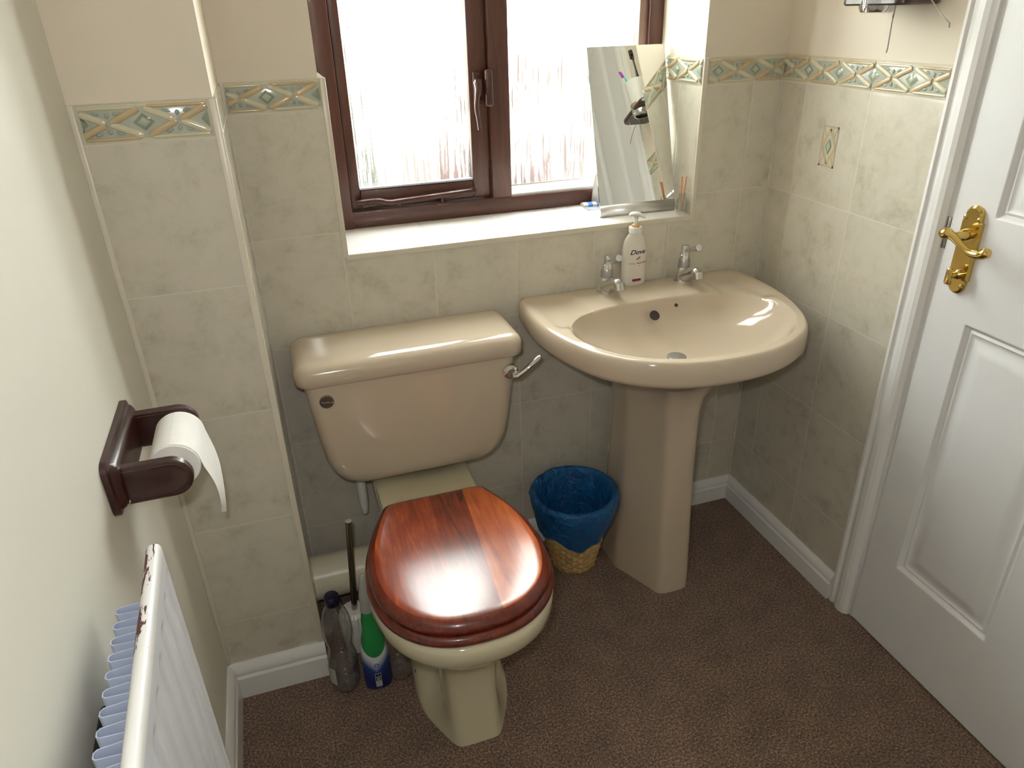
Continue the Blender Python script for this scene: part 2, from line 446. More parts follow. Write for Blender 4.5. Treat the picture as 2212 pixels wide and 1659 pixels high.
# border of relief tiles: fn(u, v, h) gives the point; v from 0 (bottom) to 1 (top)
HB = ZT-ZB
def border(name, fn, u0, u1, phase, label, joints, sign=1):
    b = B(); H = HB
    def quad(ua, ub, va, vb, h0, h1, mi):   # raised slab with bevelled sides
        e = .0012
        lo = [fn(ua, va, h0), fn(ub, va, h0), fn(ub, vb, h0), fn(ua, vb, h0)]
        hi = [fn(ua+e, va+e, h1), fn(ub-e, va+e, h1), fn(ub-e, vb-e, h1), fn(ua+e, vb-e, h1)]
        loft(b, [lo, hi], False, True, mi=mi)
    js = sorted([u0]+[j for j in joints if u0 < j < u1]+[u1])
    for a, c in zip(js[:-1], js[1:]):
        quad(a+.0007, c-.0007, 0.0006, H-.0006, -.004, .0022, 0)
        quad(a+.002, c-.002, .0055, H-.0055, .002, .0026, 6)
    def pill(ua, va, ub, vb, r, h, mi, n=9, pointed=False):
        # keep inside the strip
        if ua > ub: ua, va, ub, vb = ub, vb, ua, va
        lo, hi = u0+.003, u1-.003
        if ub < lo or ua > hi: return
        if ua < lo:
            t = (lo-ua)/max(ub-ua, 1e-6); va += (vb-va)*t; ua = lo
        if ub > hi:
            t = (ub-hi)/max(ub-ua, 1e-6); vb += (va-vb)*t; ub = hi
        d = Vector((ub-ua, vb-va)); L = d.length
        if L < .002: return
        d /= L; nrm = Vector((-d.y, d.x)); rings = []
        for i in range(n+1):
            s = i/n; w = math.sin(PI*min(1, max(0, s)))**.8 if pointed else (.8 if i in (0, n) else 1)
            if pointed: w *= (1.25-.75*s)
            c = Vector((ua, va))+d*(L*s); ring = []
            for k in range(7):
                a = PI*k/6; o_ = r*w*math.cos(a)
                q = c+nrm*o_; ring.append(fn(min(max(q.x, u0+.001), u1-.001), min(max(q.y, .0005), H-.0005), .0022+h*math.sin(a)*(w if w > .05 else .05)))
            rings.append(ring)
        loft(b, rings, not pointed, not pointed, False, mi)
    k0 = int(math.floor((u0-phase)/.1))-1; k1 = int(math.ceil((u1-phase)/.1))+1
    mid = H/2; top = H-.009; bot = .009
    for k in range(k0, k1+1):
        c = phase+.1*k
        # diamond
        for (s, mi, h) in ((1, 4, .0016), (.62, 3, .0030)):
            du, dv = .0185*s, .0155*s
            if c-du > u0 and c+du < u1:
                lo = [fn(c-du, mid, .002), fn(c, mid-dv, .002), fn(c+du, mid, .002), fn(c, mid+dv, .002)]
                f_ = .62
                hi = [fn(c-du*f_, mid, .002+h), fn(c, mid-dv*f_, .002+h), fn(c+du*f_, mid, .002+h), fn(c, mid+dv*f_, .002+h)]
                loft(b, [lo, hi], False, True, mi=mi)
            elif s == 1:
                for sg in (-1, 1):
                    if u0 < c+sg*du < u1 and abs(c-(u0 if sg > 0 else u1)) < .012:
                        e_ = (u0+.003 if sg > 0 else u1-.003)
                        lo = [fn(e_, mid-dv, .002), fn(c+sg*du, mid, .002), fn(e_, mid+dv, .002)]
                        hi = [fn(e_, mid-dv*.5, .004), fn(e_+sg*du*.5, mid, .004), fn(e_, mid+dv*.5, .004)]
                        loft(b, [lo, hi], False, True, mi=mi)
        # lattice bars
        g, p_ = .0045, .0465
        pill(c-p_, mid+.001, c-g, top, .0056, .0034, 2); pill(c+g, bot, c+p_, mid-.001, .0056, .0034, 2)
        pill(c+g, top, c+p_, mid+.001, .0056, .0034, 1); pill(c-p_, mid-.001, c-g, bot, .0056, .0034, 1)
        # edge bars on alternating sides
        pill(c+.008, H-.0065, c+.092, H-.0065, .0028, .0028, 2 if (k % 2 == 0) else 1)
        pill(c+.008, .0065, c+.092, .0065, .0028, .0028, 1 if (k % 2 == 0) else 2)
        # petals
        x = c+.05
        for sg in (-1, 1):
            y0 = mid+sg*.006
            pill(x, mid+sg*.016, x, mid+sg*.006, .0042, .003, 5, pointed=True)
            pill(x-.022, mid+sg*.0165, x-.008, mid+sg*.0125, .0034, .0026, 5, pointed=True)
            pill(x+.022, mid+sg*.0165, x+.008, mid+sg*.0125, .0034, .0026, 5, pointed=True)
    return obj(name, b, [M['bbase'], M['bcream'], M['bgold'], M['bgreen'], M['bdark'], M['bteal'], M['bback']], kind='structure', angle=50, label=label, cat='border tiles')
border('trim_6', lambda u, v, h: Vector((u, DB-h, ZB+v)), WB+.012, -.012, -.109, 'relief border tile across the top of the pipe boxing tiling', [])
border('trim_7', lambda u, v, h: Vector((u, -h, ZB+v)), .004, XL-.011, .080, 'relief border tile between boxing and window', [])
border('trim_8', lambda u, v, h: Vector((u, -h, ZB+v)), XR+.011, W-.008, 1.083, 'relief border tiles between window and room corner', [XG+1.0])
border('trim_9', lambda u, v, h: Vector((W-.006-h, -u, ZB+v)), .003, .4805, .193, 'relief border tiles on the wall beside the door', [.0911, .2911])
border('trim_10', lambda u, v, h: Vector((XR-h, YF-u, ZB+v)), .003, YF-.002, YF-.113, 'relief border tiles inside the window reveal', [.1])
# small decor insert on the right wall
b = B()
yc, zc, hw, hh = -.1945, 1.0875, .0245, .044
def dp(u, v, h): return Vector((W-.006-h, yc-u, zc+v))
def flat(pts, h, mi): b.faces.new([b.verts.new(dp(u, v, h)) for u, v in pts]).material_index = mi
def bar(u0, v0, u1, v1, w, mi, h=.0009):
    d = Vector((u1-u0, v1-v0)).normalized(); n_ = Vector((-d.y, d.x))*w
    flat([(u0+n_.x, v0+n_.y), (u1+n_.x, v1+n_.y), (u1-n_.x, v1-n_.y), (u0-n_.x, v0-n_.y)], h, mi)
flat([(-hw, -hh), (hw, -hh), (hw, hh), (-hw, hh)], .0003, 0)
for s in (-1, 1):
    bar(s*(hw-.002), -hh, s*(hw-.002), hh, .002, 1, .0006); bar(-hw, s*(hh-.002), hw, s*(hh-.002), .002, 1, .0006)
    bar(s*(hw-.004), 0, 0, hh-.006, .003, 2 if s < 0 else 1); bar(s*(hw-.004), 0, 0, -hh+.006, .003, 2 if s > 0 else 1)
    bar(s*(hw-.004), s*hh*.9, s*.012, s*hh*.45, .0014, 1, .0007); bar(s*(hw-.004), -s*hh*.9, s*.012, -s*hh*.45, .0014, 1, .0007)
flat([(-.010, 0), (0, -.018), (.010, 0), (0, .018)], .0011, 4); flat([(-.006, 0), (0, -.011), (.006, 0), (0, .011)], .0015, 3)
obj('trim_11', b, [M['bbase'], plain('insert_tan_line', srgb(186, 172, 146), .2), plain('insert_gold_line', srgb(196, 176, 140), .2), M['bgreen'], M['bdark']], kind='structure', smooth=False, label='small diamond decor insert in a wall tile beside the door', cat='decor tile')

# skirting boards: profile extruded along a wall
def skirting(name, p0, p1, nrm, label, h=.098, z0=0.0):
    b = B(); p0, p1, nrm = Vector(p0), Vector(p1), Vector(nrm)
    prof = [(0, 0), (.016, 0), (.016, h*.60), (.0145, h*.63), (.012, h*.66), (.012, h*.70), (.0145, h*.74), (.0145, h*.80), (.012, h*.88), (.007, h*.96), (.004, h), (0, h)]
    r0 = [p0+nrm*d+Vector((0, 0, z)) for d, z in prof]; r1 = [p1+nrm*d+Vector((0, 0, z)) for d, z in prof]
    loft(b, [r0, r1], True, True)
    return obj(name, b, [M['gloss']], kind='structure', angle=25, label=label, cat='skirting board')
skirting('baseboard_back', (.6, 0, 0), (W-.006, 0, 0), (0, -1, 0), 'white skirting board behind the basin pedestal', .078)
skirting('baseboard_right', (W-.006, 0, 0), (W-.006, -.482, 0), (-1, 0, 0), 'white skirting board below the side wall tiles', .078)
skirting('baseboard_boxing', (WB, DB, 0), (.002, DB, 0), (0, -1, 0), 'white skirting board across the pipe boxing', .096)
skirting('baseboard_left', (WB, DB-.001, 0), (WB, ROOMY, 0), (1, 0, 0), 'white skirting board below the radiator', .096)

# ---------------------------------------------------------------- door, architrave, lining
b = B()
ya, yb = -.4815, -.548
prof = [(0, 0), (.010, 0), (.016, .005), (.017, .012), (.012, .016), (.012, .020), (.016, .024), (.020, .032), (.021, .045), (.018, .054), (.012, .060), (.010, .0625), (0, .0625)]
def arch(z): return [Vector((W-d, ya-t, z)) for d, t in prof]
loft(b, [arch(0), arch(2.05)])
obj('trim_12', b, [M['gloss']], kind='structure', angle=22, label='white moulded architrave beside the door', cat='architrave')
b = B(); box(b, W-.003, W+.08, -.5535, -.543, 0, 2.03, 0, .0008); box(b, W+.0, W+.02, -1.31, -.543, 2.0, 2.06, 0)
obj('trim_13', b, [M['gloss']], kind='structure', label='white door lining', cat='door lining')
door = thing('door_1', 'white panelled door with polished brass lever handle', 'door', (W-.004, -.93, 0), kind='structure')
XD = W-.006      # door face
DY0, DY1 = -.5545, -1.311
# face as a grid with sunken mouldings around four panels
def panel_h(y, z):
    h = 0.0
    for (py0, py1, pz0, pz1) in ((-.639, -.872, .231, .829), (-.988, -1.221, .231, .829), (-.639, -.872, 1.03, 1.86), (-.988, -1.221, 1.03, 1.86)):
        d = min(py0-y, y-py1, z-pz0, pz1-z)
        if d > 0:
            def st(a, b_, x): t = min(1, max(0, (x-a)/(b_-a))); return t*t*(3-2*t)
            h = -.009*st(0, .009, d)+.003*(st(.009, .014, d)-st(.014, .019, d))+.0075*st(.024, .052, d)
    return h
def axis_samples(lo, hi, marks):
    xs = {lo, hi}
    for m_, s_ in marks:
        for t in (0, .002, .0045, .007, .009, .0115, .014, .0165, .019, .024, .031, .038, .045, .052): xs.add(round(m_+s_*t, 5))
        xs.add(round(m_-s_*.001, 5))
    return sorted(x for x in xs if lo <= x <= hi)
ys = axis_samples(DY1, DY0, [(-.639, -1), (-.872, 1), (-.988, -1), (-1.221, 1)])
zs = axis_samples(.006, 2.0, [(.231, 1), (.829, -1), (1.03, 1), (1.86, -1)])
b = B()
g = [[b.verts.new((XD-panel_h(y, z), y, z)) for z in zs] for y in ys]
for i in range(len(ys)-1):
    for j in range(len(zs)-1): b.faces.new((g[i][j], g[i+1][j], g[i+1][j+1], g[i][j+1]))
box(b, XD+.011, XD+.036, DY1, DY0, .006, 2.0)
# close the edge between face and slab
for (y0, y1, z0, z1) in ((DY1, DY0, .006, .0065), (DY1, DY0, 1.9995, 2.0), (DY1, DY1+.0005, .006, 2.0), (DY0-.0005, DY0, .006, 2.0)):
    box(b, XD, XD+.012, y0, y1, z0, z1)
obj('door_leaf', b, [NT('door_paint')] and [plain('door_white_gloss', srgb(228, 228, 229), .33, var=.01, vscale=10, bump=.06, bscale=90)], door, angle=60)
# brass handle set
hp_y, hp_z = -.603, .963
b = B()
def plate_ring(s, x):
    pts = []
    hw_, hh_ = .0215*s, .083
    sh = .056
    half = [(0, -hh_), (.010*s, -hh_+.003), (.0165*s, -hh_+.011), (.018*s, -sh-.004), (.018*s, -sh), (hw_, -sh+.002), (hw_, -.03), (hw_, .03), (hw_, sh-.002), (.018*s, sh), (.018*s, sh+.004), (.0165*s, hh_-.011), (.010*s, hh_-.003), (0, hh_)]
    if s < 1: half = [(a, c*(.95)) for a, c in half]
    full = half+[(-a, c) for a, c in reversed(half[1:-1])]
    return [Vector((x, hp_y+a, hp_z+c)) for a, c in full]
loft(b, [plate_ring(1, XD+.001), plate_ring(1, XD-.006), plate_ring(.86, XD-.0095)])
hplate = obj('handle_plate', b, [M['brass']], door, angle=30, label='polished brass backplate')
b = B()
lathe(b, [(.0105, 0), (.0105, .012), (.008, .016), (.007, .034)], (XD-.008, hp_y+.002, hp_z+.030), (-1, 0, 0), 20)
lx = XD-.046
path = crom([(lx, hp_y+.026, hp_z+.029), (lx-.001, hp_y+.012, hp_z+.034), (lx, hp_y-.004, hp_z+.030), (lx+.001, hp_y-.022, hp_z+.020), (lx+.001, hp_y-.042, hp_z+.012), (lx+.002, hp_y-.062, hp_z+.014), (lx+.003, hp_y-.078, hp_z+.024)], 26)
rs = [(.0085 if i < 2 else .0105 if i < 5 else .0085-.0025*math.sin(PI*min(1, (i-4)/18)))*(1 if i < 22 else 1.1) for i in range(26)]; rs[0] = .005; rs[-1] = .005
tube(b, path, rs, 14)
h2 = obj('lever_handle', b, [M['brass']], hplate, angle=60)
b = B()
lathe(b, [(.009, 0), (.009, .005), (.0055, .008), (.005, .020)], (XD-.008, hp_y-.002, hp_z-.045), (-1, 0, 0), 18)
box(b, XD-.034, XD-.026, hp_y-.006, hp_y+.006, hp_z-.062, hp_z-.030, 0, .0035, 3)
obj('thumb_turn', b, [M['brass']], hplate)
for (dy, dz) in ((.014, .060), (-.014, .060), (.012, -.066), (-.014, -.066)):
    b = B(); lathe(b, [(.0042, 0), (.004, .0012), (.002, .0022)], (XD-.0092, hp_y+dy, hp_z+dz), (-1, 0, 0), 12)
    obj('screw', b, [M['brass']], hplate)
b = B(); box(b, W-.0060, W-.0025, -.5535, -.5435, .952, 1.012, 0, .0006)
obj('strike_plate', b, [M['strike']], None, label='dull steel strike plate on the door lining beside the brass handle', cat='strike plate')

# ---------------------------------------------------------------- window
win = thing('window_1', 'mahogany stained casement window with obscured glass', 'window', (.62, YF+.03, SILL), kind='structure')
ZTOP = 1.95
b = B()
box(b, XL-.01, .236, YF-.003, YF+.075, SILL, ZTOP, 0, .003); box(b, 1.012, XR+.01, YF, YF+.075, SILL, ZTOP, 0, .003)
obj('frame', b, [M['frame']], win)
b = B(); box(b, XL, XR, YF, YF+.08, SILL, .951, 0, .003); box(b, XL, XR, YF, YF+.08, ZTOP-.04, ZTOP, 0, .003)
obj('frame_rail', b, [M['frameh']], win)
b = B(); box(b, .594, .645, YF+.002, YF+.08, .949, ZTOP-.04, 0, .003)
obj('mullion', b, [M['frame']], win)
b = B()
fy = YF+.014
box(b, .237, .262, fy, fy+.05, .953, ZTOP-.042, 0, .004); box(b, .546, .593, fy, fy+.05, .953, ZTOP-.042, 0, .004)
box(b, .262, .546, fy, fy+.05, .953, .998, 1, .004); box(b, .262, .546, fy, fy+.05, ZTOP-.09, ZTOP-.042, 1, .004)
cas = obj('casement', b, [M['frame'], M['frameh']], win)
b = B(); b.faces.new([b.verts.new(p) for p in ((.255, fy+.022, .998), (.548, fy+.022, .998), (.548, fy+.022, ZTOP-.085), (.255, fy+.022, ZTOP-.085))])
obj('pane', b, [M['pane']], cas, smooth=False)
b = B()
v = [(.258, fy-.001, 1.0), (.55, fy-.001, 1.0), (.55, fy+.019, 1.004), (.258, fy+.019, 1.004)]
box(b, .262, .546, fy+.002, fy+.019, .999, 1.003, 0); 
obj('glazing_bead', b, [plain('sky_sheen_bead', srgb(200, 205, 215), .3)], cas)  # pale colour carries the sky reflection on the rail top
b = B(); b.faces.new([b.verts.new(p) for p in ((.645, YF+.038, .962), (1.012, YF+.038, .962), (1.012, YF+.038, ZTOP-.04), (.645, YF+.038, ZTOP-.04))])
obj('pane', b, [M['pane']], win, smooth=False)
b = B()
loft(b, [[Vector((x, YF+.006, .95)), Vector((x, YF+.036, .95)), Vector((x, YF+.036, .972)), Vector((x, YF+.006, .956))] for x in (.645, 1.012)])
box(b, .645, 1.012, YF+.034, YF+.0365, .968, .9735, 0)
obj('glazing_ledge', b, [plain('white_glazing_ledge', srgb(236, 234, 230), .35)], win)
b = B(); box(b, .990, 1.013, YF+.012, YF+.04, .95, ZTOP-.04, 0, .002)
obj('glazing_bead', b, [plain('brown_grey_bead', srgb(128, 104, 92), .4)], win)
# casement stay
b = B()
pts = crom([(.248, fy-.014, .972), (.30, fy-.014, .973), (.325, fy-.018, .967), (.36, fy-.018, .968), (.545, fy-.018, .976)], 22)
tube(b, pts, .0075, 8, flat=.9)
box(b, .445, .475, fy-.022, fy+.004, .948, .955, 0, .002); tube(b, [(.46, fy-.014, .953), (.46, fy-.014, .968)], .004, 8)
tube(b, [(.35, fy-.018, .958), (.35, fy-.018, .966)], .006, 8); lathe(b, [(.009, 0), (.009, .006)], (.541, fy-.014, .975), (0, -1, 0), 14)
obj('window_stay', b, [M['bronze']], win)
# cockspur handle
b = B()
hx = .568
box(b, hx-.012, hx+.011, fy-.006, fy+.001, 1.176, 1.252, 0, .004)
tube(b, crom([(hx-.006, fy-.012, 1.228), (hx-.006, fy-.024, 1.212), (hx-.010, fy-.030, 1.194), (hx-.012, fy-.030, 1.175), (hx-.009, fy-.028, 1.15), (hx-.005, fy-.026, 1.122)], 18), [.007]*6+[.006]*6+[.005]*6, 10)
box(b, hx-.011, hx+.007, fy-.022, fy-.004, 1.196, 1.236, 0, .005)
lathe(b, [(.0045, 0), (.0035, .002)], (hx+.001, fy-.006, 1.245), (0, -1, 0), 10); lathe(b, [(.0045, 0), (.0035, .002)], (hx+.002, fy-.006, 1.183), (0, -1, 0), 10)
wh = obj('window_handle', b, [M['bronze']], win)
b = B(); box(b, hx+.014, hx+.033, YF-.012, YF+.003, 1.172, 1.256, 0, .006, 3)
obj('handle_keep', b, [M['bronze']], wh)

# outside
b = B(); box(b, -14, 14, .45, 16, -.25, -.2)
obj('ground', b, [M['patio']], kind='structure', smooth=False, label='pale patio outside the window', cat='ground')
b = B()
bmesh.ops.create_grid(b, x_segments=60, y_segments=8, size=1)
for v_ in b.verts:
    x, t = v_.co.x, (v_.co.y+1)/2
    nz = noise.noise(Vector((x*9, t*3, 0)))
    v_.co = Vector((-1.5+x*2.6, 6.2+.3*nz+.4*t, -.25+2.3*t+.2*nz*t))
obj('hedge', b, [M['hedge']], kind='structure', label='hedge outside the window', cat='hedge')
b = B(); box(b, 1.6, 5.5, 5.2, 5.4, -.25, 1.0)
obj('wall_garden', b, [M['brick']], kind='structure', smooth=False, label='low brick wall outside the window', cat='wall')

# ---------------------------------------------------------------- toilet
CX = .286
toilet = thing('toilet', 'champagne close coupled toilet with mahogany seat, between pipe boxing and basin', 'toilet', (CX, -.35, 0))
b = B()
N_ = 120
def fr(hw, yc, yf, n=2.25): return [(hw*math.cos(a)**(2/n), yc-(yc-yf)*math.sin(a)**(2/n)) for a in [math.radians(x) for x in (0, 12, 25, 38, 50, 61, 71, 80)]]+[(0, yf)]
secs = [
 (0.0, [(0, -.12), (.06, -.12), (.09, -.135), (.098, -.22), (.100, -.32), (.103, -.42), (.094, -.48), (.068, -.54), (.046, -.578), (.02, -.583), (0, -.583)]),
 (.012, [(0, -.12), (.06, -.12), (.09, -.135), (.098, -.22), (.100, -.32), (.103, -.415), (.093, -.475), (.067, -.537), (.045, -.575), (.02, -.580), (0, -.580)]),
 (.05, [(0, -.12), (.06, -.12), (.088, -.135), (.095, -.22), (.099, -.31), (.100, -.390), (.088, -.432), (.060, -.462), (.060, -.525), (.045, -.566), (.02, -.571), (0, -.571)]),
 (.10, [(0, -.12), (.06, -.12), (.086, -.135), (.093, -.22), (.097, -.29), (.095, -.360), (.080, -.400), (.053, -.432), (.057, -.510), (.046, -.556), (.02, -.561), (0, -.561)]),
 (.15, [(0, -.12), (.06, -.12), (.084, -.135), (.09, -.21), (.092, -.27), (.084, -.325), (.066, -.365), (.053, -.405), (.060, -.505), (.048, -.550), (.02, -.555), (0, -.555)]),
 (.19, [(0, -.12), (.06, -.12), (.084, -.135), (.088, -.20), (.086, -.25), (.074, -.310), (.062, -.390), (.066, -.505), (.051, -.550), (.02, -.555), (0, -.555)]),
 (.205, [(0, -.12), (.06, -.12), (.084, -.135), (.088, -.20), (.086, -.25), (.076, -.310), (.070, -.390), (.072, -.508), (.056, -.555), (.02, -.562), (0, -.562)]),
 (.225, [(0, -.12), (.06, -.12), (.084, -.135), (.09, -.20), (.09, -.25), (.084, -.310), (.082, -.390), (.080, -.510), (.058, -.558), (.025, -.568), (0, -.568)]),
 (.255, [(0, -.12), (.06, -.12), (.09, -.135), (.095, -.20), (.098, -.25), (.102, -.310)]+fr(.110, -.420, -.602)),
 (.295, [(0, -.10), (.06, -.10), (.10, -.115), (.105, -.20), (.108, -.25), (.120, -.330)]+fr(.142, -.455, -.648)),
 (.335, [(0, -.05), (.06, -.05), (.106, -.062), (.112, -.20), (.114, -.26), (.136, -.345)]+fr(.165, -.480, -.680)),
 (.352, [(0, -.04), (.06, -.04), (.109, -.05), (.113, -.20), (.115, -.265), (.140, -.345)]+fr(.173, -.490, -.693)),
 (.362, [(0, -.04), (.06, -.04), (.110, -.05), (.113, -.20), (.115, -.265), (.142, -.345)]+fr(.176, -.495, -.700)),
 (.392, [(0, -.04), (.06, -.04), (.110, -.05), (.113, -.20), (.115, -.265), (.142, -.345)]+fr(.177, -.495, -.704)),
 (.401, [(0, -.043), (.06, -.043), (.107, -.053), (.110, -.20), (.112, -.265), (.139, -.345)]+fr(.173, -.495, -.699)),
]
rings = []
for z, half in secs:
    # dense polyline with gentle rounding, same point count each
    rings.append(sym(half, CX, z, N_))
last = rings[-1]
rings.append(inset_ring(setz(last, .404), .006))
loft(b, rings)
pan = obj('pan', b, [M['pan']], toilet, angle=38, label='pale champagne ceramic pan')
for sx, sy, sz in ((-1, -.40, .052), (1, -.395, .052)):
    b = B(); d = Vector((sx*.9, -.42, .25)).normalized()
    lathe(b, [(.0045, 0), (.0045, .003), (.002, .0042)], (CX+sx*.0945, sy, sz), tuple(d), 10)
    obj('fixing_screw', b, [M['chrome']], pan)
b = B()
FY = -.190
prof = [(.418, .095, .040), (.4195, .125, .030), (.424, .150, .020), (.432, .168, .013), (.446, .186, .007), (.465, .198, .004), (.50, .211, .002), (.56, .219, 0), (.64, .2275, 0), (.705, .234, 0)]
rings = []
for z, hw_, ins in prof:
    rings.append(rrect(CX-hw_, CX+hw_, FY+ins+(.705-z)*.03, -.004, .030 if hw_ > .1 else .02, z, 6))
loft(b, rings)
obj('cistern', b, [M['ceramic']], toilet, angle=40)
b = B()
base = rrect(CX-.249, CX+.249, -.2005, -.002, .036, 0, 8)
rings = [setz(inset_ring(base, .004), .697), setz(base, .7005), setz(base, .722), setz(inset_ring(base, .002), .729), setz(inset_ring(base, .007), .7365), setz(inset_ring(base, .014), .7415), setz(inset_ring(base, .026), .745), shrink(inset_ring(base, .026), .02, .7462)]
loft(b, rings)
obj('cistern_lid', b, [M['ceramic']], toilet, angle=60)
# lever
b = B()
lv = Vector((.4985, FY-.0005, .661))
lathe(b, [(.0175, 0), (.0175, .006), (.0165, .0085), (.011, .010), (.0105, .016)], lv, (0, -1, 0), 28)
box(b, lv.x-.013, lv.x+.013, lv.y-.014, lv.y-.009, lv.z-.0025, lv.z+.0025, 0, .001)
lev = obj('flush_lever', b, [M['chrome']], toilet)
b = B()
tube(b, [(lv.x+.004, lv.y-.016, lv.z-.008), (lv.x+.012, lv.y-.020, lv.z-.006), (lv.x+.030, lv.y-.022, lv.z+.006), (lv.x+.062, lv.y-.022, lv.z+.031), (lv.x+.066, lv.y-.022, lv.z+.034)], [.007, .0085, .0075, .0082, .006], 14, flat=.75)
obj('lever_arm', b, [M['chrome']], lev)
b = B(); bc = Vector((.0955, FY+.0013, .660))
lathe(b, [(.0150, -.002), (.0150, .0035), (.0135, .0048), (0.0, .0052)], bc, (0, -1, 0), 28, cap=False)
bdg = obj('badge', b, [plain('smoked_chrome', (.22, .20, .18, 1), .12, .9)], toilet)
b = text_mesh('Twyfords', .0072, lambda u, v: Vector((bc.x+u, bc.y-.0056, bc.z+v-u*.12)), shear=.5)
obj('badge_script', b, [plain('pale_script', (.6, .6, .58, 1), .3, .6)], bdg, smooth=False)
b = B(); tube(b, crom([(.147, -.075, .425), (.147, -.072, .36), (.1475, -.07, .30), (.148, -.07, .272)], 8), [.0105, .0105, .0105, .0115, .012, .012, .011, .006], 16)
obj('overflow_pipe', b, [M['whitepl']], toilet, label='short white overflow pipe')
# seat ring and lid
half = [(0, -.287), (.06, -.287), (.098, -.289), (.116, -.300), (.142, -.355), (.164, -.425)]+fr(.173, -.498, -.690, 2.3)
ol = sym(half, CX-.001, 0, 96)
ring_o = inset_ring(ol, -.007)
for p in ring_o: p.y = min(p.y, -.283)
b = B()
loft(b, [setz(inset_ring(ring_o, .006), .4045), setz(inset_ring(ring_o, .001), .407), setz(ring_o, .412), setz(inset_ring(ring_o, .002), .418), setz(inset_ring(ring_o, .007), .4225), setz(inset_ring(ring_o, .012), .424)])
obj('seat_ring', b, [M['seatedge']], toilet, angle=60)
b = B()
zt = .4515
rings = [setz(inset_ring(ol, .010), .4245), setz(inset_ring(ol, .003), .4275), setz(ol, .432), setz(inset_ring(ol, .002), .438), setz(inset_ring(ol, .006), .4435), setz(inset_ring(ol, .011), .4475), setz(inset_ring(ol, .0155), .4498)]
vr = loft(b, rings, True, False, mi=0)
top = [setz(inset_ring(ol, .0155), .4498), setz(inset_ring(ol, .018), .4505), shrink(inset_ring(ol, .018), .01, .4512), shrink(inset_ring(ol, .018), .04, zt)]
loft(b, top, False, True, mi=1)
bmesh.ops.remove_doubles(b, verts=b.verts, dist=.00005)
obj('seat_lid', b, [M['seatedge'], M['seattop']], toilet, angle=60)
for s_ in (-1, 1):
    b = B(); lathe(b, [(.008, 0), (.008, .022), (.0, .022)], (CX+s_*.075, -.27, .404), 'z', 14, cap=False)
    obj('seat_hinge', b, [M['screw']], toilet)

# soil pipe from boxing to the pan
b = B()
lathe(b, [(.055, 0), (.055, .012), (.0545, .04), (.0545, .155), (.058, .157), (.058, .186)], (-.001, -.105, .132), 'x', 36)
soil = obj('soil_pipe', b, [M['soil']], None, label='fat off-white soil pipe running from boxing to toilet pan', cat='pipe')
b = B()

# ---------------------------------------------------------------- basin on pedestal
BX, BYc = .885, -.20
basin = thing('pedestal_basin', 'champagne pedestal wash basin with two chrome taps under the window', 'basin', (BX, -.2, 0))
half_o = [(0, -.001), (.15, -.001), (.285, -.001), (.302, -.006), (.309, -.05), (.314, -.12), (.309, -.20), (.292, -.28), (.262, -.355), (.222, -.410), (.168, -.450), (.105, -.477), (.05, -.488), (0, -.490)]
half_i = [(0, -.128), (.08, -.130), (.15, -.140), (.205, -.162), (.240, -.200), (.256, -.255), (.250, -.310), (.225, -.362), (.185, -.405), (.13, -.437), (.065, -.455), (0, -.459)]
NB = 180
def radial(half, cx, c, n):
    pts = sym(half, cx, 0, 400); ang = []
    for p in pts:
        d = p-c; ang.append((math.atan2(d.y, d.x) % (2*PI), d.length))
    ang.sort(); ang = [(ang[-1][0]-2*PI, ang[-1][1])]+ang+[(ang[0][0]+2*PI, ang[0][1])]
    out = []; k = 0
    for i in range(n):
        a = 2*PI*i/n
        while ang[k+1][0] < a: k += 1
        f = (a-ang[k][0])/max(ang[k+1][0]-ang[k][0], 1e-9)
        r = ang[k][1]+(ang[k+1][1]-ang[k][1])*f
        out.append(Vector((c.x+r*math.cos(a), c.y+r*math.sin(a), 0)))
    return out
cO = Vector((BX, -.27, 0))
outer = radial(half_o, BX, cO, NB); inner = radial(half_i, BX, cO, NB)
def mixr(A, B_, t): return [a.lerp(c, t) for a, c in zip(A, B_)]
cU = Vector((BX, -.20, 0)); cD = Vector((BX, -.255, 0))
def scal(R, c, s): return [c+(p-c)*s for p in R]
def sst(a, c, x): t = min(1, max(0, (x-a)/(c-a))); return t*t*(3-2*t)
def deck(p):
    dx = abs(p.x-BX); dy = p.y
    # soap dishes sunk either side of the raised tap platform
    s = sst(.165, .185, dx)*(1-sst(.262, .290, dx))*sst(-.035, -.060, dy)*(1-sst(-.19, -.23, dy))
    return -.0085*s
rings = []
for s, z in ((.30, .600), (.40, .614), (.52, .632), (.66, .654), (.80, .675), (.90, .688), (.965, .697), (.992, .7045)): rings.append(setz(scal(outer, cU, s), z))
rings += [setz(outer, .711), setz(outer, .738), setz(mixr(outer, cO and [cO]*NB, .006), .747), setz(mixr(outer, [cO]*NB, .016), .7535), setz(mixr(outer, [cO]*NB, .032), .7568)]
o2 = mixr(outer, [cO]*NB, .045)
for t in (.0, .12, .25, .38, .5, .62, .74, .86, .95):
    R_ = mixr(o2, inner, t)
    rings.append([Vector((p.x, p.y, .757+deck(p)-.004*sst(.75, 1, t))) for p in R_])
for s, z in ((1.0, .7515), (.985, .746), (.965, .737), (.93, .724), (.88, .711), (.80, .697), (.70, .685), (.55, .673), (.40, .664), (.25, .658), (.13, .655)):
    t = sst(1.0, .13, s)
    rings.append([Vector((p.x, p.y, z)) for p in scal(inner, cO.lerp(cD, t), s)])
b = B(); loft(b, rings, True, True)
bas = obj('bowl', b, [M['ceramic']], basin, angle=60)
b = B(); lathe(b, [(.022, 0), (.022, .003), (.019, .004)], (BX, -.252, .6545), 'z', 28)
obj('plug_hole', b, [M['satin']], bas)
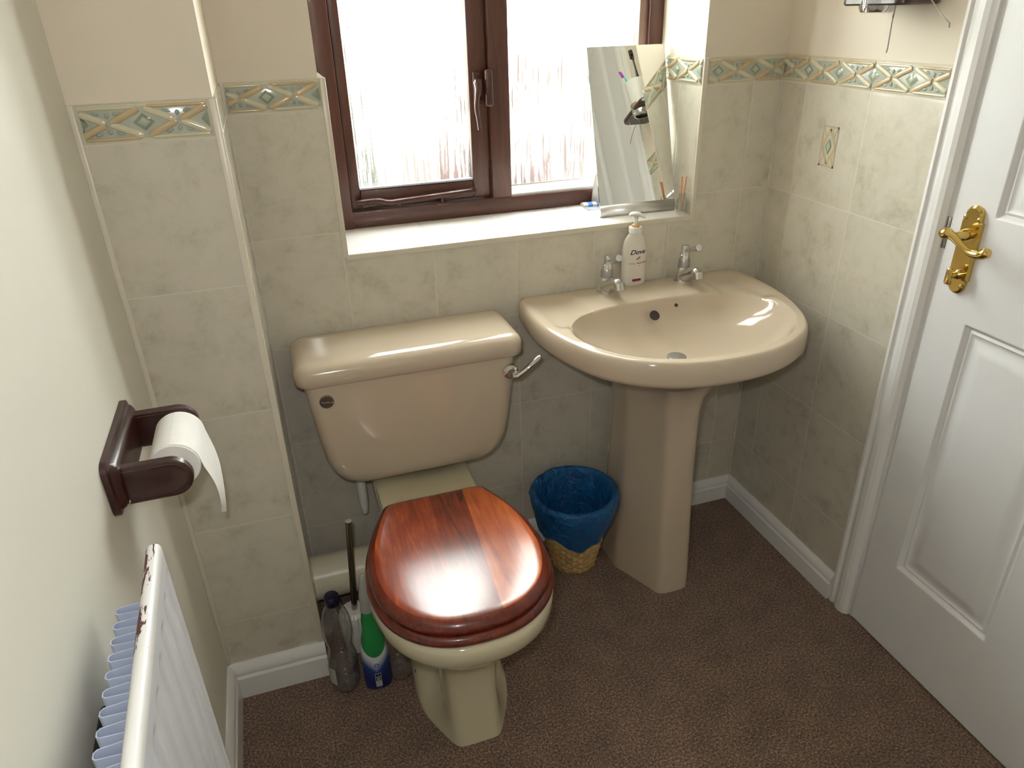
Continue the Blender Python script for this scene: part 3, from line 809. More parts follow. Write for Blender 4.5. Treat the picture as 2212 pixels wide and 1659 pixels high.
b = B(); lathe(b, [(.0125, 0), (.0125, .0015)], (BX-.010, -.1555, .7235), (0, -.72, .69), 24)
obj('overflow_hole', b, [M['dark']], bas)
b = B(); lathe(b, [(.0045, 0), (.0045, .0015)], (BX+.050, -.1490, .7385), (0, -.75, .66), 14)
obj('chain_hole', b, [M['dark']], bas)
# taps
def tap(x, y=-.043):
    z0 = .757
    b = B()
    lathe(b, [(.0235, 0), (.0235, .003), (.0225, .006), (.0195, .024), (.0165, .035), (.0150, .037)], (x, y, z0), 'z', 28)
    tube(b, crom([(x, y-.004, z0+.014), (x, y-.022, z0+.022), (x, y-.042, z0+.034), (x, y-.060, z0+.040), (x, y-.068, z0+.038)], 14), [.019, .019, .0185, .018, .017, .016, .0152, .0145, .014, .0135, .013, .0128, .012, .010], 18)
    sec = []
    for yy, zl, zh, hw_ in ((.0, .001, .036, .0185), (-.016, .003, .036, .0178), (-.030, .010, .039, .0160), (-.045, .018, .044, .0142), (-.058, .026, .048, .0130), (-.066, .030, .046, .0115)):
        sec.append([Vector((x+hw_*math.cos(2*PI*i/20), y+yy, z0+(zl+zh)/2+(zh-zl)/2*math.sin(2*PI*i/20))) for i in range(20)])
    loft(b, sec)
    lathe(b, [(.0135, 0), (.0138, .017), (.011, .0175), (.010, .012)], (x, y-.066, z0+.042), (0, -.35, -1), 18)
    t = obj('tap', b, [M['chrome']], basin, angle=50)
    b = B(); lathe(b, [(.0135, .034), (.0155, .038), (.0145, .056), (.0125, .060)], (x, y, z0), 'z', 24)
    obj('tap_collar', b, [M['satin']], t)
    b = B(); lathe(b, [(.013, .058), (.013, .068), (.0105, .071), (.0098, .074), (.0098, .088), (.0085, .0915), (.004, .0925)], (x, y, z0), 'z', 24)
    tube(b, [(x, y-.004, z0+.078), (x, y-.022, z0+.085), (x, y-.052, z0+.098), (x, y-.062, z0+.1025)], [.0048, .0054, .0074, .0080], 16)
    obj('tap_lever', b, [M['chrome']], t)
tap(.800); tap(1.0115)
# pedestal
b = B()
PX = .893
def ped(hb, hf, yb_, ym, yf, z):
    c1 = .010
    half = [(0, yb_), (hb*.6, yb_), (hb*.92, yb_-.004), (hb, yb_-.02), (hb, (yb_+ym)/2), (hb, ym+.01), (hb-.004, ym-.008), (hb+(hf-hb)*.5, ym+(yf-ym)*.5), (hf+.009, yf+.014), (hf, yf+.004), (hf-.010, yf), (0, yf-.001)]
    return sym(half, PX, z, 88)
secs = [(0, .104, .038, -.07, -.185, -.324), (.05, .102, .038, -.07, -.184, -.321), (.2, .093, .036, -.07, -.18, -.313), (.35, .087, .035, -.07, -.178, -.306), (.47, .085, .036, -.07, -.178, -.302), (.53, .087, .038, -.07, -.178, -.303), (.565, .093, .042, -.07, -.178, -.308), (.59, .106, .05, -.07, -.178, -.318), (.612, .125, .06, -.07, -.178, -.335)]
loft(b, [ped(h1, h2_, yb_, ym, yf, z) for z, h1, h2_, yb_, ym, yf in secs])
obj('pedestal', b, [M['ceramic']], basin, angle=45)

# pipes behind the pedestal
b = B(); tube(b, [(.8445, -.022, 0), (.8445, -.022, .62)], .0078, 14)
lathe(b, [(.0105, 0), (.0105, .02)], (.8445, -.022, .27), 'z', 14)
obj('supply_pipe', b, [M['pipe']], None, label='thin white painted pipe on the tiles just left of the pedestal', cat='pipe')
b = B(); lathe(b, [(.0175, 0), (.0175, .42), (.015, .445), (.011, .47), (.008, .48), (.008, .60)], (.876, -.062, 0), 'z', 24)
obj('waste_pipe', b, [M['pipe']], None, label='thicker white pipe half hidden behind the basin pedestal', cat='pipe')
b = B(); tube(b, crom([(.868, -.078, .447), (.857, -.080, .436), (.851, -.082, .424), (.8545, -.084, .416), (.875, -.086, .411), (.895, -.084, .407)], 20), .0023, 8)
obj('earth_wire', b, [M['greenwire']], None, label='green earth wire looped round the white pipe behind the pedestal', cat='wire')

# ---------------------------------------------------------------- soap bottle
sb = thing('soap_bottle', 'white pump soap bottle standing between the basin taps', 'soap bottle', (.884, -.0185, .757))
sx, sy, sz = .884, -.0185, .757
bp = [(.0295, 0), (.0325, .003), (.0335, .010), (.0338, .04), (.0338, .085), (.033, .105), (.0305, .122), (.026, .136), (.0195, .146), (.0165, .149), (.0165, .151)]
b = B(); lathe(b, bp, (sx, sy, sz), 'z', 40, ey=.46)
body = obj('bottle_body', b, [plain('pearl_white_plastic', srgb(226, 220, 208), .25, var=.02)], sb, angle=50)
def on_bottle(u, v):
    z = v; r = .0338
    for (r0, h0), (r1, h1) in zip(bp[:-1], bp[1:]):
        if h0 <= z <= h1: r = r0+(r1-r0)*(z-h0)/max(h1-h0, 1e-6)
    x = max(-.98*r, min(.98*r, u))
    return Vector((sx+x, sy-.46*math.sqrt(max(r*r-x*x, 0))-.0005, sz+z))
b = text_mesh('Dove', .0185, lambda u, v: on_bottle(u+.002, v+.0985), shear=.32, offset=.0004)
obj('brand_lettering', b, [M['inkblue']], body, smooth=False)
b = text_mesh('caring', .0068, lambda u, v: on_bottle(u-.0125, v+.067), align='CENTER')
text_mesh('hand wash', .0068, lambda u, v: on_bottle(u+.0145, v+.067), align='CENTER', mi=1, bm=b, offset=.0002)
text_mesh('silk', .0046, lambda u, v: on_bottle(u+.006, v+.0595), align='CENTER', bm=b)
obj('small_lettering', b, [M['redtext'], M['red']], body, smooth=False)
b = B()
def patch(u0, u1, v0, v1, mi, n=8):
    q = [[b.verts.new(on_bottle(u0+(u1-u0)*i/n, v)) for i in range(n+1)] for v in (v0, v1)]
    for i in range(n): b.faces.new((q[0][i], q[0][i+1], q[1][i+1], q[1][i])).material_index = mi
patch(-.0095, .0145, .0135, .0205, 0); patch(-.0095, .0145, .0112, .0128, 1)
obj('label_band', b, [M['red'], M['lightlab']], body, smooth=False)
b = B()
pts = [(-.005, .078), (-.002, .0765), (.002, .077), (.006, .080), (.0085, .086), (.005, .0862), (.001, .084), (-.002, .0805)]
b.faces.new([b.verts.new(on_bottle(u+.002, v)) for u, v in pts])
obj('emblem', b, [M['gold']], body, smooth=False)
b = B(); lathe(b, [(.0165, .151), (.0165, .166), (.0155, .168), (.010, .168)], (sx, sy, sz), 'z', 30)
obj('neck_collar', b, [M['whitepl']], sb)
b = B(); lathe(b, [(.0095, .168), (.0095, .173), (.007, .175)], (sx, sy, sz), 'z', 24)
obj('pump_ring', b, [M['amber']], sb, label='amber collar ring')
b = B(); lathe(b, [(.0055, .172), (.0045, .182), (.0055, .190), (.0062, .196)], (sx, sy, sz), 'z', 20)
hd = crom([(sx-.016, sy+.004, sz+.199), (sx-.010, sy+.003, sz+.2035), (sx, sy, sz+.204), (sx+.010, sy-.006, sz+.2005), (sx+.018, sy-.012, sz+.193)], 14)
tube(b, hd, [.003, .006, .0078, .0086, .009, .009, .009, .0088, .0082, .0075, .0066, .0055, .0045, .003], 14, flat=.62)
obj('pump_head', b, [M['whitepl']], sb, angle=60)

for o_ in [sb]+list(sb.children): pass
sb.scale = (1, 1, .87)
# ---------------------------------------------------------------- mirror on the sill
mi_ = thing('vanity_mirror', 'frameless tilted mirror on curved aluminium foot standing on the window sill', 'mirror', (.93, .10, SILL))
B1, B2 = Vector((.828, .061, SILL)), Vector((1.034, .0568, SILL))
ux = (B2-B1).normalized(); fwd = Vector((-ux.y, ux.x, 0)); tilt = math.radians(16.9)
up = Vector((0, 0, 1))*math.cos(tilt)+fwd*math.sin(tilt); nrm = ux.cross(up).normalized()   # nrm points into the room (-y)
if nrm.y > 0: nrm = -nrm
wm, hm = (B2-B1).length, .402
def mp(u, v, d): return B1+ux*u+up*v-nrm*d
b = B()
loft(b, [[mp(0, .030, 0), mp(wm, .030, 0), mp(wm, .030, .004), mp(0, .030, .004)], [mp(0, hm, 0), mp(wm, hm, 0), mp(wm, hm, .004), mp(0, hm, .004)]])
obj('mirror_glass', b, [M['mirror']], mi_, smooth=False)
b = B()
prof = [mp(0, .33, .0065)-B1, mp(0, .10, .0065)-B1, mp(0, .030, .0062)-B1]
prof += [mp(0, .0295, .0005)-B1, mp(0, .015, -.001)-B1, mp(0, .007, .001)-B1, Vector((0, 0, .001))+fwd*.006, fwd*.014+Vector((0, 0, .0005)), fwd*.06+Vector((0, 0, .0005)), fwd*.12+Vector((0, 0, .0005))]
loft(b, [[B1+p+ux*u for p in prof] for u in (0, wm)], False, False, False)
leg = [mp(0, .24, .007)-B1, fwd*.135+Vector((0, 0, .055)), fwd*.146+Vector((0, 0, .012)), fwd*.140+Vector((0, 0, .003)), fwd*.12+Vector((0, 0, .0005))]
loft(b, [[B1+p+ux*u for p in leg] for u in (.035, wm-.03)], False, False, False)
o = obj('mirror_foot', b, [M['alu']], mi_, angle=50)
sm = o.modifiers.new('t', 'SOLIDIFY'); sm.thickness = .0012; sm.offset = 0
# reed diffuser
rd = thing('reed_diffuser', 'small clear glass jar of reed sticks on the sill beside the mirror', 'reed diffuser', (1.018, .028, SILL))
rx, ry = 1.0295, .020
b = B(); lathe(b, [(.0125, .0), (.0135, .002), (.0135, .034), (.009, .042), (.008, .050), (.0092, .051), (.007, .051), (.007, .043), (.0115, .034), (.0115, .006), (.0, .006)], (rx, ry, SILL), 'z', 26, cap=False)
obj('jar', b, [M['glass']], rd)
for dx, dy, tx_, ty_ in ((-.002, .002, -.001, .004), (.002, -.002, .005, .0)):
    b = B(); tube(b, [(rx+dx*.6, ry+dy*.6, SILL+.008), (rx+dx*.4+tx_, ry+dy+ty_*.6, SILL+.092)], .0015, 8)
    obj('reed', b, [M['reed']], rd)
# striped packet behind the mirror
b = B()
for i in range(6):
    x0 = .832+i*.013
    loft(b, [[Vector((x, .190+a, SILL+c)) for a, c in ((-.012, .0005), (.012, .0005), (.012, .006), (.004, .010), (-.006, .010), (-.012, .006))] for x in (x0, x0+.013)], True, True, mi=i % 2)
o = obj('striped_tube', b, [M['whitepl'], M['bluestripe']], None, label='blue and white striped packet lying on the sill behind the mirror', cat='packet')

# ---------------------------------------------------------------- toilet roll holder
hy0, hy1 = -.470, -.676
hold = thing('toilet_roll_holder', 'dark mahogany toilet roll holder with rounded arms on the left wall', 'toilet roll holder', (WB, -.57, .83))
def plate(xo, ins, z0=.788, z1=.872):
    return [Vector((WB+xo, p.x, p.y)) for p in rrect(hy1+ins, hy0-ins, z0+ins, z1-ins, .016-ins*.5, 0, 5)]
b = B()
loft(b, [plate(.0005, 0), plate(.008, 0), plate(.0095, .003), plate(.010, .006), plate(.0145, .008), plate(.018, .012), plate(.019, .016)])
hb = obj('backplate', b, [M['mahog']], hold, angle=40)
b = B(); lathe(b, [(.004, 0), (.0035, .0012), (0, .0015)], (WB+.019, -.655, .800), (1, 0, 0), 12, cap=False)
obj('screw', b, [M['screw']], hb)
def arm(yc):
    b = B(); z0, z1 = .795, .853; r = (z1-z0)/2; xe = -.106; n = 14
    def o_(ins):
        pts = [(WB+.017, z0+ins), (xe-r, z0+ins)]
        pts += [(xe-r+(r-ins)*math.sin(PI*k/n), (z0+z1)/2-(r-ins)*math.cos(PI*k/n)) for k in range(1, n)]
        pts += [(xe-r, z1-ins), (WB+.017, z1-ins)]
        return pts
    t = .008
    rings = [[Vector((x, yc+d, z)) for x, z in o_(i)] for d, i in ((t-.001, .012), (t, .010), (t, .006), (t-.0015, .005), (t-.0015, .003), (t-.003, 0), (-t+.003, 0), (-t+.0015, .003), (-t+.0015, .005), (-t, .006), (-t, .010), (-t+.001, .012))]
    loft(b, rings)
    return obj('arm', b, [M['mahog']], hold, angle=30)
arm(-.492); arm(-.648)
b = B(); tube(b, [(-.134, -.488, .828), (-.134, -.652, .828)], .0095, 16)
obj('spindle', b, [M['screw']], hold, label='pale spindle rod')
roll = thing('toilet_roll', 'nearly used white toilet roll on the dark wooden holder', 'toilet roll', (-.134, -.57, .818))
b = B()
lathe(b, [(.0150, -.615), (.0335, -.615), (.0345, -.612), (.0345, -.513), (.0335, -.510), (.0150, -.510)], (-.134, 0, .818), 'y', 40, cap=False)
obj('paper_roll', b, [M['paper']], roll, angle=50)
b = B(); lathe(b, [(.0152, -.616), (.0152, -.509), (.0145, -.509), (.0145, -.616)], (-.134, 0, .818), 'y', 28, cap=False)
obj('cardboard_core', b, [M['card']], roll)
b = B()
n = 26; rows = []
for i in range(n+1):
    t = i/n
    if t < .3:
        a = PI/2*(1-t/.3); x = -.134+.0352*math.cos(a); z = .818+.0352*math.sin(a)
    else:
        s = (t-.3)/.7; x = -.134+.0352+.010*math.sin(PI*s*.9)-.002*s; z = .818-.142*s
    y0, y1 = -.612, -.513
    s = max(0, (t-.35)/.65)
    cut = y0+(y1-y0)*(.0+ .46*s+.26*s*s)      # near edge drifts to a torn point
    far = y1-(y1-y0)*(.24*s*s)
    rows.append([Vector((x+.004*math.sin(5*k/6+t*6)*s, cut+(far-cut)*k/6, z)) for k in range(7)])
loft(b, rows, False, False, False)
o = obj('hanging_sheet', b, [M['paper']], roll, angle=70)

# ---------------------------------------------------------------- radiator
rad = thing('radiator', 'white panel radiator with chipped paint on the left wall', 'radiator', (WB, -1.15, .15))
XF = -.135; RY0, RY1 = -.800, -1.62; RZ0, RZ1 = .22, .826
pit = .047
def rp(y, z):
    u = ((y+.812)/pit) % 1.0
    w = 1-math.exp(-((u-.0)/.16)**2)-math.exp(-((u-1.0)/.16)**2)
    zt_ = RZ1-.034
    f = sst(zt_, zt_-.010, z)*sst(RZ0+.03, RZ0+.055, z)
    return (-.0055*(1-w)*f)
ys = [RY0]+[RY0-.004-(pit/12)*i for i in range(int((RY0-RY1)/(pit/12)))]
zs = [RZ0, RZ0+.02, RZ0+.03, RZ0+.04, RZ0+.055]+[RZ0+.055+.06*i for i in range(1, 8)]+[RZ1-.075]+[RZ1-.064+.003*i for i in range(12)]+[RZ1-.026, RZ1-.015]
zs = sorted(set(z for z in zs if z <= RZ1-.015))
b = B()
g = [[b.verts.new((XF+rp(y, z), y, z)) for z in zs] for y in ys]
for i in range(len(ys)-1):
    for j in range(len(zs)-1): b.faces.new((g[i][j], g[i+1][j], g[i+1][j+1], g[i][j+1]))
# far end return
loft(b, [[Vector((XF, RY0, z)), Vector((XF-.003, RY0+.002, z)), Vector((XF-.016, RY0+.002, z)), Vector((XF-.018, RY0, z))] for z in (RZ0, RZ1-.015)], True, True)
box(b, XF-.018, XF-.016, RY1, RY0, RZ0, RZ1-.01)
obj('front_panel', b, [plain('radiator_white_enamel', srgb(226, 228, 234), .25, var=.01)], rad, angle=60)
# top rail with paint chips
m = NT('chipped_white_enamel'); p = m.pos(); xyz = m.sep(p)
n1 = m.noise(m.mapping(p, (150, 26, 60)), 1, 4, .6); 
fx = m.math('MULTIPLY', m.math('SUBTRACT', xyz[1], .10), 3.6)            # towards the far end
gx = m.math('MULTIPLY', m.math('SUBTRACT', .070, xyz[0]), 26)   # towards the wall side
thr = m.math('ADD', n1, m.math('ADD', m.math('MINIMUM', m.math('MULTIPLY', fx, .17), .14), m.math('MINIMUM', m.math('MULTIPLY', gx, .5), .09)))
ch = m.math('GREATER_THAN', thr, .70)
col = m.mix(ch, srgb(236, 236, 234), srgb(84, 44, 46))
M['chip'] = m.done(m.prin(col, m.math('ADD', m.math('MULTIPLY', ch, .4), .18), 0, .5, m.bump(m.math('SUBTRACT', 1, ch), .4, .001)))
b = B()
tp = [(XF, RZ1-.016), (XF-.0003, RZ1-.006), (XF-.002, RZ1-.002), (XF-.005, RZ1), (XF-.011, RZ1), (XF-.015, RZ1-.003), (XF-.017, RZ1-.007), (XF-.017, RZ1-.016)]
loft(b, [[Vector((x, y, z)) for x, z in tp] for y in (RY0+.0005, RY0-.05, RY0-.15, RY0-.3, RY1)])
obj('top_rail', b, [M['chip']], rad, angle=50, label='white top rail with brown paint chips')
# convector fins: U channels behind the panel
b = B()
fp = .0236; n = 33; mid_y = RY0-.066
for i in range(n):
    y = mid_y-fp*i
    x0, x1 = XF-.019, XF-.050
    pts = []
    ring_lo, ring_hi = [], []
    out = [(x0, y+.008), (x1+.003, y+.006), (x1, y+.003), (x1, y-.003), (x1+.003, y-.006), (x0, y-.008), (x0, y-.0068), (x1+.0035, y-.0048), (x1+.0012, y-.0025), (x1+.0012, y+.0025), (x1+.0035, y+.0048), (x0, y+.0068)]
    loft(b, [[Vector((x, yy, z)) for x, yy in out] for z in (RZ0+.05, RZ1-.032)])
obj('convector', b, [plain('blue_grey_enamel', srgb(188, 198, 220), .3, var=.02)], rad, angle=30, label='blue grey convector fins')
b = B(); box(b, WB+.001, WB+.020, -1.00, -.935, .655, .735, 0, .007, 3); box(b, WB+.01, WB+.045, -.985, -.955, .675, .705, 0, .006, 3)
lathe(b, [(.006, 0), (.004, .004)], (WB+.02, -.962, .712), (1, 0, 0), 12)
obj('wall_bracket', b, [M['black']], rad, label='glossy black wall bracket')
b = B(); lathe(b, [(.010, -.030), (.010, -.012), (.013, -.011), (.013, .0)], (XF-.010, RY0+.012, .235), 'y', 12); tube(b, [(XF-.010, RY0+.02, .24), (XF-.010, RY0+.02, 0)], .0075, 12)
obj('valve', b, [M['brass']], rad)

rad.rotation_euler = (0, 0, 0)
_piv = Vector((XF-.02, RY0, 0)); _a = math.radians(2.1)
_rm = Matrix.Translation(_piv) @ Matrix.Rotation(_a, 4, 'Z') @ Matrix.Translation(-_piv) @ Matrix.Translation(rad.location)
rad.matrix_world = _rm
# ---------------------------------------------------------------- waste basket
bk = thing('waste_basket', 'small woven straw waste basket between toilet and pedestal', 'waste basket', (.69, -.13, 0))
BC0, BC1 = Vector((.692, -.118, 0)), Vector((.678, -.149, .250))
b = B(); rings = []; nn, rows_ = 144, 60
for j in range(rows_+1):
    t = j/rows_; c = BC0.lerp(BC1, t); r = .060+.047*t; ring = []
    row = int(j/3)
    for i in range(nn):
        a = 2*PI*i/nn
        w = .0030*math.sin(a*14+(row % 2)*PI)*math.sin(PI*((j % 3)+.5)/3) + .0009*noise.noise(Vector((a*9, j*.8, 2)))
        rr = r+w
        ring.append(Vector((c.x+rr*math.cos(a), c.y+rr*math.sin(a), c.z)))
    rings.append(ring)
inn = [[Vector((c.x+(r)*math.cos(2*PI*i/nn), c.y+r*math.sin(2*PI*i/nn), c.z)) for i in range(nn)] for c, r in ((BC1, .101), (BC0+Vector((0, 0, .006)), .054))]
loft(b, rings+inn)
m = NT('woven_straw'); p = m.pos()
g1 = m.noise(m.mapping(p, (40, 40, 160)), 1.6, 3, .6)
M['straw'] = m.done(m.prin(m.ramp(g1, [(.3, srgb(140, 110, 64)), (.5, srgb(190, 156, 102)), (.7, srgb(216, 186, 132))]), .6, 0, .3, m.bump(g1, .35, .002)))
obj('woven_body', b, [M['straw']], bk, angle=70)
m = NT('blue_bin_bag'); p = m.pos()
g1 = m.noise(p, 34, 4, .6, 1.2)
df = m.prin(m.ramp(g1, [(.3, srgb(12, 66, 118)), (.7, srgb(20, 92, 150))]), .32, 0, .5, m.bump(g1, 1.0, .012))
M['bag'] = m.done(df)
b = B(); nn = 144
def lring(t, r, wob, sag=0, seed=0.0):
    c = BC0.lerp(BC1, t); out = []
    for i in range(nn):
        a = 2*PI*i/nn; d = Vector((math.cos(a), math.sin(a), 0))
        w = wob*(noise.noise(d*3.1+Vector((seed, 0, t*5)))+.6*noise.noise(d*8+Vector((seed, 3, t*9))))
        # hem hangs lower at the front
        s = sag*(.55+.6*max(0, math.cos(a+PI/2+.25))+.35*noise.noise(d*2.3+Vector((4, 4, seed))))
        cc = BC0.lerp(BC1, t-s/.25)
        out.append(Vector((cc.x, cc.y, cc.z))+d*(r+w-s*.13))
    return out
rings = [lring(.98, .1135, .005, .100, 1), lring(.98, .1145, .005, .075, 1), lring(.98, .116, .005, .045, 2), lring(.98, .117, .0045, .02, 2), lring(1.02, .117, .0035, 0, 3), lring(1.055, .114, .003, 0, 3), lring(1.065, .108, .002, 0, 3), lring(1.045, .099, .0015, 0, 3), lring(.98, .094, .002, 0, 4), lring(.85, .079, .005, 0, 5), lring(.65, .068, .006, 0, 6), lring(.45, .058, .006, 0, 7), lring(.25, .049, .004, 0, 8), lring(.1, .042, .002, 0, 9)]
loft(b, rings, False, True)
obj('bin_liner', b, [M['bag']], None, angle=80, label='crumpled blue plastic bag lining the woven waste basket', cat='bin bag')

# ---------------------------------------------------------------- bottles and brush beside the toilet
def bottle(name, label, c, prof, cap, water, lean=(0, 0), labelpatch=False):
    t = thing(name, label, 'bottle', c)
    def L(bm): 
        bmesh.ops.transform(bm, matrix=Matrix.Translation(Vector(c)) @ Matrix.Rotation(lean[0], 4, 'X') @ Matrix.Rotation(lean[1], 4, 'Y') @ Matrix.Translation(-Vector(c)), verts=bm.verts)
        return bm
    b = B(); lathe(b, prof, c, 'z', 36, cap=False)
    bo = obj('bottle_shell', L(b), [M['clear']], t, angle=60)
    if water:
        b = B(); pr = [(r-.0012, h+.001) for r, h in prof if h < water]+[(prof[3][0]-.002, water), (0, water)]
        lathe(b, pr, c, 'z', 32, cap=False); obj('water', L(b), [M['water']], t, angle=60)
    if cap:
        b = B(); lathe(b, cap, c, 'z', 28); obj('bottle_cap', L(b), [M['navy']], t, angle=40)
    if labelpatch:
        b = B(); n = 10; r = .0345
        q = [[b.verts.new(Vector(c)+Vector((r*math.cos(a), r*math.sin(a), z))) for a in [math.radians(185+5*i) for i in range(n+1)]] for z in (.035, .085)]
        for i in range(n): b.faces.new((q[0][i], q[0][i+1], q[1][i+1], q[1][i]))
        obj('paper_label', L(b), [M['lightlab']], bo)
    return t
wp = [(0, .004), (.018, .002), (.028, .004), (.0325, .014), (.033, .055), (.0315, .060), (.033, .066), (.033, .095), (.0305, .104), (.027, .120), (.0265, .135), (.030, .150), (.0325, .165), (.0325, .190), (.031, .205), (.026, .225), (.018, .242), (.0125, .250), (.0120, .262)]
bottle('water_bottle', 'clear water bottle with dark navy cap standing in the corner by the boxing', (.036, -.338, 0), wp, [(.0150, .250), (.0155, .252), (.0155, .272), (.014, .2745), (.004, .275)], .075, labelpatch=True)
wp2 = [(0, .005), (.018, .002), (.026, .004), (.030, .014), (.030, .05), (.0285, .054), (.030, .058), (.030, .082), (.0285, .086), (.030, .09), (.030, .115), (.027, .135), (.020, .158), (.0125, .175), (.0115, .195), (.0, .197)]
bottle('water_bottle', 'small clear plastic bottle under the rim of the toilet pan', (.160, -.345, 0), wp2, None, None, lean=(.06, -.05))
# toilet cleaner
tc = thing('cleaner_bottle', 'white and blue cleaner bottle with green sleeve and frosted nozzle', 'cleaner bottle', (.107, -.362, 0))
cc = Vector((.107, -.358, 0))
m = NT('cleaner_body_print'); p = m.pos(); xyz = m.sep(p)
dzv = m.math('ADD', xyz[2], m.math('MULTIPLY', m.math('ABSOLUTE', m.math('ADD', xyz[0], .002)), -1.1))
M['cleaner'] = m.done(m.prin(m.ramp(m.math('MULTIPLY', dzv, 6.0), [(.16, srgb(20, 30, 84)), (.34, srgb(36, 62, 128)), (.52, srgb(214, 216, 220))]), .3))
pr = [(.026, 0), (.030, .004), (.0315, .02), (.0315, .075), (.0305, .105), (.0275, .130), (.0235, .150), (.0195, .165), (.0175, .180)]
b = B(); lathe(b, pr, cc, 'z', 36, ey=.72); cb = obj('cleaner_body', b, [M['cleaner']], tc, angle=60)
def on_cl(u, z, off=.0006):
    r = pr[-1][0]
    for (r0, h0), (r1, h1) in zip(pr[:-1], pr[1:]):
        if h0 <= z <= h1: r = r0+(r1-r0)*(z-h0)/(h1-h0)
    u = max(-.97*r, min(.97*r, u))
    return cc+Vector((u, -.72*math.sqrt(r*r-u*u)-off, z))
b = B(); n = 16                        # green sleeve, tongue at the front
rows = []
for k in range(n+1):
    row = []
    for i in range(41):
        a = 2*PI*i/40; fr = .5+.5*math.cos(a-PI*1.5)
        zlo = .168-.062*fr**1.6 ; z = zlo+(.232-zlo)*k/n
        r = .0185 if z > .18 else None
        if r is None:
            r = pr[-1][0]
            for (r0, h0), (r1, h1) in zip(pr[:-1], pr[1:]):
                if h0 <= z <= h1: r = r0+(r1-r0)*(z-h0)/(h1-h0)
        else: r = .0176-.004*max(0, (z-.2)/.032)
        r += .0012
        row.append(cc+Vector((r*math.cos(a), r*.8*math.sin(a) if z > .18 else r*.74*math.sin(a), z)))
    rows.append(row)
loft(b, rows, False, False, False)
obj('green_sleeve', b, [M['green']], tc, angle=70)
b = B(); lathe(b, [(.0165, .228), (.0170, .231), (.0160, .238), (.0150, .250), (.0160, .258), (.0150, .275), (.0115, .295), (.0095, .312), (.0075, .324), (.004, .329)], cc, 'z', 28, ey=.85)
obj('frosted_nozzle', b, [M['frost']], tc, angle=60)
b = B()
def cpatch(u0, u1, v0, v1, mi, off=.0007, n=4):
    q = [[b.verts.new(on_cl(u0+(u1-u0)*i/n, v, off)) for i in range(n+1)] for v in (v0, v1)]
    for i in range(n): b.faces.new((q[0][i], q[0][i+1], q[1][i+1], q[1][i])).material_index = mi
cpatch(-.008, .006, .014, .056, 0); cpatch(-.0068, -.0014, .046, .0545, 1, .0011); cpatch(-.0004, .0048, .046, .0545, 1, .0011)
cpatch(-.0068, .0048, .034, .043, 1, .0011); cpatch(-.0045, .0025, .0365, .0415, 2, .0015)
text_mesh('liquid', .005, lambda u, v: on_cl(u-.001, v+.008, .0009), mi=0, bm=b)
obj('hazard_label', b, [M['lightlab'], M['ink'], M['lightlab']], cb, smooth=False)
b = B()
for k in range(20):
    a0, a1 = 2*PI*k/20, 2*PI*(k+1)/20
    b.faces.new([b.verts.new(on_cl(-.001+r*math.cos(a), .081+r*math.sin(a), .0009)) for r, a in ((.003, a0), (.0056, a0), (.0056, a1), (.003, a1))])
obj('round_logo', b, [M['bluelogo']], cb, smooth=False)
# toilet brush
tbh = thing('toilet_brush', 'steel handled toilet brush standing behind the cleaner bottle', 'toilet brush', (.082, -.225, 0))
b = B(); tube(b, [(.0985, -.262, .400), (.0975, -.2605, .385), (.084, -.236, .17), (.080, -.229, .10)], .0072, 16)
obj('brush_handle', b, [M['steel']], tbh, label='slim polished steel handle')
b = B(); nb = 64; rings = []
for r, h in ((.028, 0), (.031, .004), (.033, .045), (.034, .10), (.032, .112), (.024, .120), (.010, .123)):
    rings.append([Vector((.078+(r+(.0022 if (i % 4) < 2 else 0)*(1 if h > .04 else 0))*math.cos(2*PI*i/nb), -.226+(r+(.0022 if (i % 4) < 2 else 0)*(1 if h > .04 else 0))*math.sin(2*PI*i/nb), h)) for i in range(nb)])
loft(b, rings); obj('brush_pot', b, [M['whitepl']], tbh, angle=30, label='white ribbed pot')

# ---------------------------------------------------------------- toothbrush shelf on right wall
sh = thing('toothbrush_shelf', 'dark mahogany wall shelf with chrome ring high beside the door', 'shelf', (W, -.32, 1.375))
SY0, SY1 = -.262, -.425
b = B()
r0 = rrect(W-.098, W-.0005, SY1, SY0, .022, 0, 6)
loft(b, [setz(inset_ring(r0, .003), 1.3695), setz(r0, 1.3725), setz(r0, 1.3805), setz(inset_ring(r0, .004), 1.3855)])
obj('shelf_board', b, [M['mahog']], sh, angle=35)
cxs, cys = W-.066, -.330
b = B(); lathe(b, [(.024, 1.357), (.029, 1.358), (.0325, 1.366), (.0335, 1.392), (.0345, 1.393), (.031, 1.394), (.030, 1.370), (.0, 1.362)], (cxs, cys, 0), 'z', 36, cap=False)
obj('chrome_cup', b, [M['chrome']], sh)
for pts in ([(W-.062, -.372, 1.371), (W-.062, -.3705, 1.34), (W-.0625, -.3725, 1.296), (W-.0625, -.371, 1.289)], [(W-.045, -.435, 1.376), (W-.050, -.470, 1.352), (W-.050, -.4895, 1.340), (W-.050, -.4905, 1.333)], [(W-.085, -.395, 1.372), (W-.085, -.395, 1.356), (W-.088, -.397, 1.352), (W-.085, -.395, 1.348)]):
    b = B(); tube(b, pts, .0011, 8); obj('wire_hook', b, [M['wire']], sh)
tm = thing('tumbler', 'white tumbler holding toothbrushes on the dark wall shelf', 'tumbler', (W-.066, -.330, 1.372))
b = B(); tc_ = (cxs, cys, .0)
lathe(b, [(.0, 1.3715), (.026, 1.3715), (.0292, 1.378), (.0302, 1.3935), (.037, 1.468), (.0355, 1.468), (.028, 1.39), (0, 1.388)], tc_, 'z', 36, cap=False)
obj('tumbler_cup', b, [M['whitepl']], tm)
